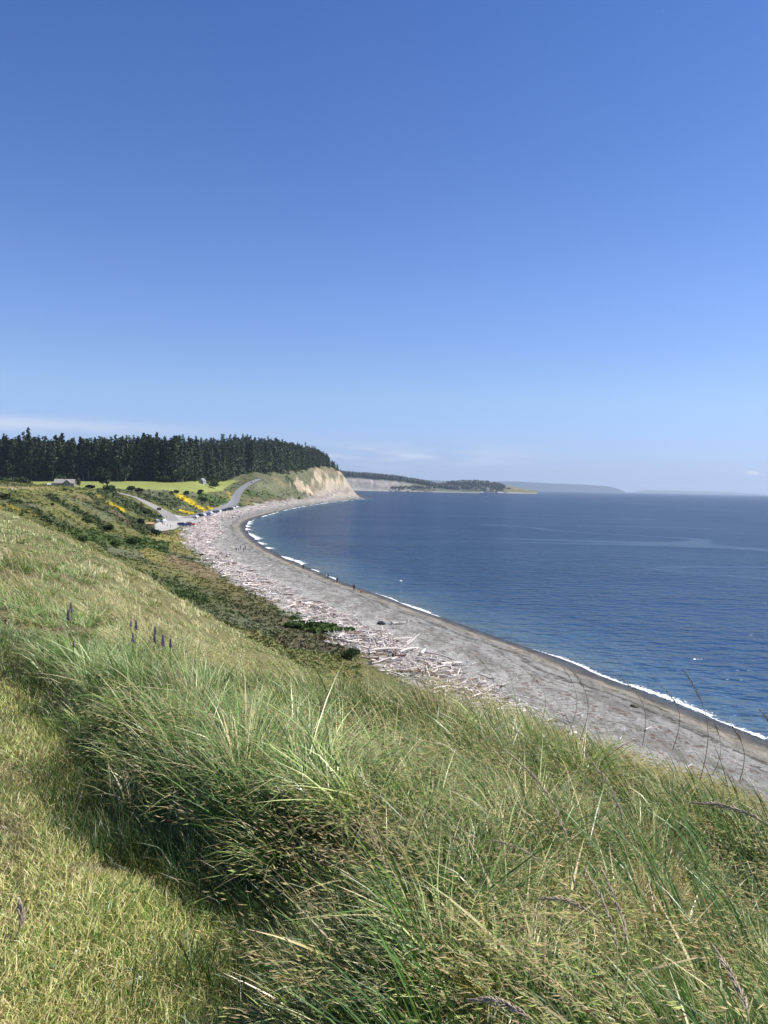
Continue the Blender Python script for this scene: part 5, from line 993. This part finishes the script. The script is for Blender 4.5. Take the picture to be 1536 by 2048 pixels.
# ------------------------------------------------------------------ buildings, sign and kiosk
M_WOODGREY = simple('weathered_grey_boards', (.20, .18, .16), .9, .35, 1.2, 0, .4); M_SHAKE = simple('old_shake_roof', (.27, .25, .23), .9, .35, 1.5, 0, .4); M_CREAM = simple('cream_paint', (.72, .70, .62), .7, .1); M_ROOFG = simple('grey_roof', (.22, .23, .25), .8, .2)
M_TAN = simple('tan_timber', (.42, .28, .15), .8, .25, 2); M_DBROWN = simple('dark_brown_board', (.055, .03, .025), .7, .2); M_WIN = simple('dark_window_glass', (.03, .035, .04), .15, .1); M_CONC = simple('pale_concrete', (.42, .41, .38), .9, .15)
def gable(bm, x0, x1, y0, y1, z0, z1, axis='x', over=.4, th=.18):
    """a pitched roof as a slab pair with thickness"""
    if axis == 'x':
        ym = (y0+y1)/2; P_ = [(y0-over, z0-over*(z1-z0)/((y1-y0)/2)), (ym, z1), (y1+over, z0-over*(z1-z0)/((y1-y0)/2))]
        for (a, za), (b_, zb) in ((P_[0], P_[1]), (P_[1], P_[2])):
            v = [bm.verts.new(p) for p in ((x0-over, a, za), (x1+over, a, za), (x1+over, b_, zb), (x0-over, b_, zb))]; u = [bm.verts.new((q.co.x, q.co.y, q.co.z+th)) for q in v]
            bm.faces.new(v[::-1]); bm.faces.new(u)
            for i in range(4): bm.faces.new((v[i], v[(i+1) % 4], u[(i+1) % 4], u[i]))
    else:
        xm = (x0+x1)/2; k = (z1-z0)/((x1-x0)/2); P_ = [(x0-over, z0-over*k), (xm, z1), (x1+over, z0-over*k)]
        for (a, za), (b_, zb) in ((P_[0], P_[1]), (P_[1], P_[2])):
            v = [bm.verts.new(p) for p in ((a, y0-over, za), (b_, y0-over, zb), (b_, y1+over, zb), (a, y1+over, za))]; u = [bm.verts.new((q.co.x, q.co.y, q.co.z+th)) for q in v]
            bm.faces.new(v[::-1]); bm.faces.new(u)
            for i in range(4): bm.faces.new((v[i], v[(i+1) % 4], u[(i+1) % 4], u[i]))
def walls(bm, x0, x1, y0, y1, z0, z1, zr, axis='x'):
    if axis == 'x':
        ym = (y0+y1)/2; prof = [(y0, z0), (y1, z0), (y1, z1), (ym, zr), (y0, z1)]; a = [bm.verts.new((x0, y, z)) for y, z in prof]; b_ = [bm.verts.new((x1, y, z)) for y, z in prof]
    else:
        xm = (x0+x1)/2; prof = [(x0, z0), (x1, z0), (x1, z1), (xm, zr), (x0, z1)]; a = [bm.verts.new((x, y0, z)) for x, z in prof]; b_ = [bm.verts.new((x, y1, z)) for x, z in prof]
    bm.faces.new(a); bm.faces.new(b_[::-1])
    for i in range(5): bm.faces.new((a[i], a[(i+1) % 5], b_[(i+1) % 5], b_[i]))
def window(parent, x, z, y, w=.9, h=1.3, mat=None):
    f = part('window', lambda bm: box(bm, -w/2, w/2, -.06, .04, -h/2, h/2), mat or M_CREAM, parent); f.location = (x, y, z)
    part('pane', lambda bm: [box(bm, sx*w*.23-w*.19, sx*w*.23+w*.19, -.085, -.055, sz*h*.24-h*.2, sz*h*.24+h*.2) for sx in (-1, 1) for sz in (-1, 1)], M_WIN, f)
q = at_y(130, 976, 500); zf = float(H(q[0], q[1])); farm = empty('old_farmhouse', (q[0], q[1], zf+.5), .18, 'weathered grey wooden farmhouse with steep gabled roof on the field edge', 'house')
part('wall', lambda bm: walls(bm, -6, 6, -3.2, 3.2, 0, 3.0, 5.4), M_WOODGREY, farm); rf = part('roof', lambda bm: gable(bm, -6, 6, -3.2, 3.2, 3.0, 5.45), M_SHAKE, farm)
part('front_gable', lambda bm: walls(bm, -.2, 4.2, -4.2, -1, 0, 3.1, 5.0, 'y'), M_WOODGREY, farm); part('gable_roof', lambda bm: gable(bm, -.2, 4.2, -4.2, -.6, 3.1, 5.1, 'y', .35), M_SHAKE, farm)
part('chimney', lambda bm: box(bm, -.35, .35, -.35, .35, 5.0, 6.3), simple('old_brick', (.26, .13, .09), .9), rf)
part('annex', lambda bm: walls(bm, -10.5, -6.05, -2.2, 2.2, 0, 1.7, 2.5), M_WOODGREY, farm); part('annex_roof', lambda bm: gable(bm, -10.5, -6.1, -2.2, 2.2, 1.7, 2.55, 'x', .3), simple('pale_tin_roof', (.45, .44, .42), .6), farm)
for x, z in ((-4.6, 1.5), (-2.4, 1.5)): window(farm, x, z, -3.22)
for x, z in ((1.0, 1.5), (3.0, 1.5), (2.0, 3.5)): window(farm, x, z, -4.22)
part('door', lambda bm: box(bm, -1.55, -.65, -3.3, -3.19, 0, 2.0), M_DBROWN, farm)
q = at_y(405, 958, 868); q[2] = float(H(q[0], q[1])); hs = empty('white_house', (q[0], q[1], q[2]), -.3, 'small white gabled house half hidden at the forest edge', 'house', None, .8)
part('wall', lambda bm: walls(bm, -3.4, 3.4, -4, 4, 0, 5.5, 9.2, 'y'), simple('aged_white_boards', (.36, .37, .38), .8), hs); part('roof', lambda bm: gable(bm, -3.4, 3.4, -4, 4, 5.5, 9.3, 'y', .5), M_ROOFG, hs)
for x, z in ((-1.6, 1.6), (1.6, 1.6), (-1.4, 4.4), (1.4, 4.4), (0, 6.9)): window(hs, x, z, -4.03, 1.0, 1.4, M_ROOFG)
part('door', lambda bm: box(bm, -.5, .5, -4.1, -3.98, 0, 2.1), M_DBROWN, hs)
for px_, lb in ((898, 'tiny white house among trees at the foot of the far point'), (976, 'tiny pale house at the right of the far point shore')):
    q = at_y(px_, 978, 5450); e = empty('shore_house', (q[0], q[1], max(q[2], 2)), .2, lb, 'house'); part('wall', lambda bm: walls(bm, -8, 8, -5, 5, -2, 6, 9), M_CREAM, e); part('roof', lambda bm: gable(bm, -8, 8, -5, 5, 6, 9.1, 'x', .8, .4), M_ROOFG, e)
g = ground_at(318, 1033, 4.8); sg = empty('sign_board', g, .25, 'dark brown information board on two posts beside the access road', 'sign')
part('board', lambda bm: box(bm, -1.35, 1.35, -.06, .06, .75, 2.2, .02), M_DBROWN, sg); part('cap', lambda bm: box(bm, -1.5, 1.5, -.12, .12, 2.203, 2.32), M_DBROWN, sg)
for s in (-1, 1): part('post', lambda bm: box(bm, s*1.2-.08, s*1.2+.08, -.16, -.063, 0, 2.2), M_DBROWN, sg)
p = hit(299, 1056, 250); kz = float(H(p[0], p[1])); ks = empty('trail_kiosk', (p[0], p[1], kz), .35, 'open tan timber kiosk with flat-pitched roof between dark bushes', 'kiosk')
part('roof', lambda bm: gable(bm, -1.7, 1.7, -.8, .8, 2.2, 2.75, 'x', .25, .14), M_TAN, ks); part('panel', lambda bm: box(bm, -1.2, 1.2, .35, .43, .7, 1.9), M_TAN, ks); part('counter', lambda bm: box(bm, -1.3, 1.3, .1, .34, .5, .62), M_TAN, ks)
for sx in (-1, 1):
    for sy in (-1, 1): part('post', lambda bm: box(bm, sx*1.45-.09, sx*1.45+.09, sy*.65-.09, sy*.65+.09, 0, 2.22), M_TAN, ks)
def gull(loc):
    m = simple('white_feathers', (.8, .8, .8), .7, .05); o = skin_obj('seagull', [(0, -.30, .12), (0, 0, .14), (0, .18, .2), (0, .25, .32), (0, .36, .31), (-.16, -.05, .2), (-.5, -.18, .3), (.16, -.05, .2), (.5, -.18, .3)], [(0, 1), (1, 2), (2, 3), (3, 4), (1, 5), (5, 6), (1, 7), (7, 8)], [.04, .13, .09, .07, .02, .06, .02, .06, .02], m, None, 1); o.location = loc; o.scale = (1.4,)*3; tag(o, 'white seagull just above the water off the beach', 'bird')
gp = at_z(802, 1163, .15); gull((gp[0], gp[1], .05))
def rock(px, py, r, c, label, sd_):
    p = hit(px, py, 60); r_ = random.Random(sd_)
    def f(bm):
        bmesh.ops.create_icosphere(bm, subdivisions=3, radius=r)
        for v in bm.verts: n_ = 1+.28*(float(noise(v.co.x*3/r+sd_, v.co.y*3/r+v.co.z*2/r, 5))-.5)*2; v.co = Vector((v.co.x*1.3*n_, v.co.y*n_, v.co.z*.7*n_))
    o = part('beach_rock', f, simple('rock_stone', c, .9, .3, 3, 0, .4), None, True); o.location = (p[0], p[1], p[2]+r*.25); tag(o, label, 'rock')
rock(762, 1250, .6, (.03, .03, .03), 'black rock lying alone on the gravel left of the stranded root log', 3); rock(1267, 1414, .33, (.10, .09, .06), 'dark rock on the gravel nearest the camera', 5)

# ------------------------------------------------------------------ notable drift logs near the grass edge
def big_log(px, py, k, wd, yaw, sc, label, lift=.1, pitch=0.0):
    p = hit(px, py, 60); me, L_, r0 = LOGS[k*3+wd]; o = link('drift_log', me, None); o.location = (p[0], p[1], p[2]+lift); o.rotation_euler = (0.1, pitch, yaw); o.scale = (sc*.72,)*3; tag(o, label, 'driftwood log')
big_log(797, 1250, 8, 1, .4, 1.5, 'pale stranded root log alone on the open gravel beside the black rock', .1); big_log(775, 1308, 5, 0, .35, 1.15, 'long pale log lying level at the grass edge below the big pile', .3); big_log(740, 1285, 4, 1, 1.9, 1.0, 'grey upright-tilted snag with branches in the nearest pile', .5, -.6)
big_log(845, 1310, 6, 0, 1.2, 2.0, 'thick pale stump-like log in the nearest driftwood pile', .2); big_log(825, 1290, 9, 0, .9, 1.2, 'slim pale log slanting upward in the nearest driftwood pile', .6, -.5); big_log(902, 1332, 8, 0, .3, 1.7, 'big pale root mass at the right end of the driftwood pile', .1); big_log(880, 1322, 5, 1, -.5, .9, 'long grey log leaning over the right part of the driftwood pile', .5, .1)
big_log(690, 1262, 3, 0, 2.2, 1.3, 'short pale log behind the fresh green bush', .2); big_log(660, 1275, 7, 1, .5, 1.0, 'thin grey log lying in the scrub in front of the driftwood pile', .15); big_log(600, 1212, 2, 0, .6, 1.6, 'thick pale log at the inner driftwood edge beyond the fresh green bush', .2)

# ------------------------------------------------------------------ single tall seed stalks and purple flowers in the foreground
M_STALK = simple('dry_seed_head', (.38, .30, .21), .8, .3, 30); M_STALKG = simple('green_stalk', (.13, .15, .06), .7, .2, 20); M_PURPLE = simple('purple_petals', (.085, .05, .13), .7, .3, 40); M_LILAC = simple('lilac_petals', (.17, .11, .21), .7, .3, 40)
def stalk(tip, base, r, head, label, mat=None, bendw=.12):
    r = r*.8
    """tip/base: (px,py,Y) seen points of the stem; head: share of the length that carries seeds"""
    a = Vector(at_y(*base)); b_ = Vector(at_y(*tip)); e = empty('grass_stalk', a, 0, label, 'grass stalk', 'tall seeding grass stalks'); d = b_-a; side = d.cross(Vector((0, 1, 0))).normalized()
    pt = lambda t: d*t+side*math.sin(t*math.pi)*bendw*d.length*-1
    def stem(bm):
        for i in range(10): cyl(bm, pt(i/10), pt((i+1)/10), r*(1-.06*i), r*(1-.06*(i+1)), 5, i in (0, 9))
    part('stem', stem, M_STALKG if mat is None else mat, e, True); rr = random.Random(int(tip[0]))
    def hd(bm):
        n_ = int(34+60*head)
        for i in range(n_):
            t = 1-head+head*(i/n_); p = pt(t); w = math.sin(min(1, (i+2)/n_*1.15)*math.pi)**.5*r*2.2+r*.8; ax = (pt(min(1, t+.02))-pt(t-.02)).normalized(); rad = Vector((rr.gauss(0, 1), rr.gauss(0, 1), rr.gauss(0, 1))).normalized(); q0 = p+rad*w*.3; q1 = q0+ax*(r*7)+rad*w*1.3
            cyl(bm, q0, (q0+q1)/2, r*.25, r*.95, 4, False); cyl(bm, (q0+q1)/2, q1, r*.95, r*.1, 4, True)
    part('seed_head', hd, M_STALK, e)
ST = [((1010, 1500, 2.7), (1150, 1780, 2.3), .0028, .72, 'long dark seed stalk arching left of the golden dry patch'), ((1165, 1500, 2.7), (1255, 1760, 2.4), .0026, .6, 'dark seed stalk rising just left of the golden dry patch'), ((1385, 1606, 2.1), (1600, 1700, 1.9), .0028, .65, 'thick purplish seed head leaning in from the right photo edge'),
      ((1170, 1738, 1.9), (1225, 2020, 1.6), .0022, .6, 'upright dark stalk left of its twin at lower right'), ((1202, 1735, 1.9), (1240, 2040, 1.6), .0024, .5, 'upright dark stalk, right one of the twins at lower right'), ((975, 1680, 2.2), (1140, 1790, 2.0), .0018, .6, 'short brown seed head drooping left above the fresh blades'),
      ((1432, 1900, 1.6), (1500, 2060, 1.4), .0026, .7, 'dark seed stalk in the bottom right corner'), ((1080, 1798, 1.8), (1200, 1840, 1.7), .002, .8, 'pale purplish seed head pointing left in the lower right grass'), ((940, 2000, 1.5), (1090, 2060, 1.4), .0024, .8, 'buff seed head lying low at the bottom edge'),
      ((1368, 1342, 4.2), (1400, 1560, 4.4), .0032, .3, 'tallest thin stalk reaching across the water at right'), ((1140, 1336, 5.0), (1160, 1480, 5.4), .0028, .3, 'thin stalk crossing the grey beach near the surf, leftmost of three'), ((1122, 1330, 5.0), (1135, 1470, 5.4), .0022, .25, 'slender stalk just left of the beach-crossing stalks'), ((1236, 1352, 4.6), (1285, 1490, 5.0), .0026, .35, 'leaning thin stalk in front of the surf line'),
      ((1320, 1370, 4.4), (1345, 1500, 4.8), .0026, .35, 'thin stalk in front of the surf right of the leaning one'), ((1466, 1455, 4.0), (1480, 1560, 4.1), .003, .3, 'dark short stalk in front of the beach near the right edge'), ((1520, 1420, 3.8), (1545, 1560, 4.0), .003, .4, 'feathery stalk at the right photo edge against the water'), ((1430, 1450, 4.0), (1425, 1550, 4.1), .002, .2, 'fine stalk left of the dark short one near the right edge'),
      ((935, 1300, 7.0), (985, 1420, 7.6), .0034, .3, 'thin stalk standing against the driftwood end'), ((1055, 1345, 6.0), (1085, 1440, 6.4), .003, .3, 'thin brown stalk against the gravel right of the driftwood'), ((40, 1808, 2.55), (30, 1880, 2.5), .004, .7, 'pale straw seed head standing up in the mown turf'), ((640, 1400, 4.6), (625, 1450, 4.7), .0035, .6, 'small reddish flower head in the mid grass')]
for t_, b_, r_, h_, lb in ST: stalk(t_, b_, r_, h_, lb)
def hit_h(px, py, h):
    d = pdir(px, py); Y = np.geomspace(2, 120, 500); t = Y/d[1]; X = d[0]*t; Z = CAMZ+d[2]*t; g = H(X, Y)+h; k = int(np.argmax(g >= Z)); return np.array([X[k], Y[k], Z[k]])
def flower(px, py, Y, h, mat, label):
    base = hit_h(px, py, .42); z0 = float(H(base[0], base[1])); h *= base[1]/Y; e = empty('purple_flower', (base[0], base[1], z0), 0, label, 'flower', 'purple vetch flowers in the tall grass'); top = max(base[2]-z0, .3)+.03; rr = random.Random(int(px*3+py))
    part('stem', lambda bm: cyl(bm, (0, 0, 0), (0, 0, top), .005, .003, 5), M_STALKG, e)
    def pet(bm):
        for i in range(46):
            t = i/46; a = i*2.4; w = h*.11*(1-t*.75); c = Vector((math.cos(a)*w, math.sin(a)*w, top-h+h*t+h*.3)); bmesh.ops.create_icosphere(bm, subdivisions=1, radius=h*.055*(1.2-t*.6), matrix=Matrix.Translation(c) @ Matrix.Rotation(a, 4, 'Z') @ Matrix.Diagonal((1.6, .8, 1.0, 1)))
    part('blossom', pet, mat, e)
for px_, py_, Y_, h_, m_, lb in ((142, 1214, 10.5, .14, M_LILAC, 'lilac flower spike alone at left in the tall grass'), (136, 1230, 10.2, .14, M_PURPLE, 'darker purple spike just below the lone lilac one'), (272, 1250, 10.0, .13, M_PURPLE, 'deep purple spike at the top of the middle cluster'), (262, 1248, 10.0, .09, M_LILAC, 'small lilac spike left of the deep purple top one'), (266, 1276, 9.2, .12, M_LILAC, 'bluish lilac spike alone below the middle cluster'),
                                 (310, 1262, 9.6, .10, M_PURPLE, 'dark purple spike topmost of the right cluster'), (309, 1276, 9.2, .12, M_PURPLE, 'dark purple spike left in the right cluster'), (326, 1281, 9.0, .14, M_LILAC, 'reddish lilac spike in the middle of the right cluster'), (341, 1290, 8.8, .10, M_PURPLE, 'dark purple spike lowest at right of the right cluster'), (147, 1292, 8.0, .07, M_PURPLE, 'faint purple spike below the lone lilac one')):
    flower(px_, py_, Y_, h_, m_, lb)

# ------------------------------------------------------------------ air
def build_haze():
    def f(bm): box(bm, -41000, 41000, -41000, 41000, -8.5, 420)
    b = NB('sea_haze'); b.nt.nodes.remove(b.p); v = b.new('ShaderNodeVolumePrincipled'); v.inputs['Color'].default_value = (.70, .84, 1.0, 1); v.inputs['Density'].default_value = 4.4e-5; v.inputs['Anisotropy'].default_value = .2
    b.L.new(v.outputs[0], b.out.inputs['Volume']); o = part('haze', f, b.m); tag(o, 'thin bluish sea haze', 'haze', kind='stuff')
build_haze()
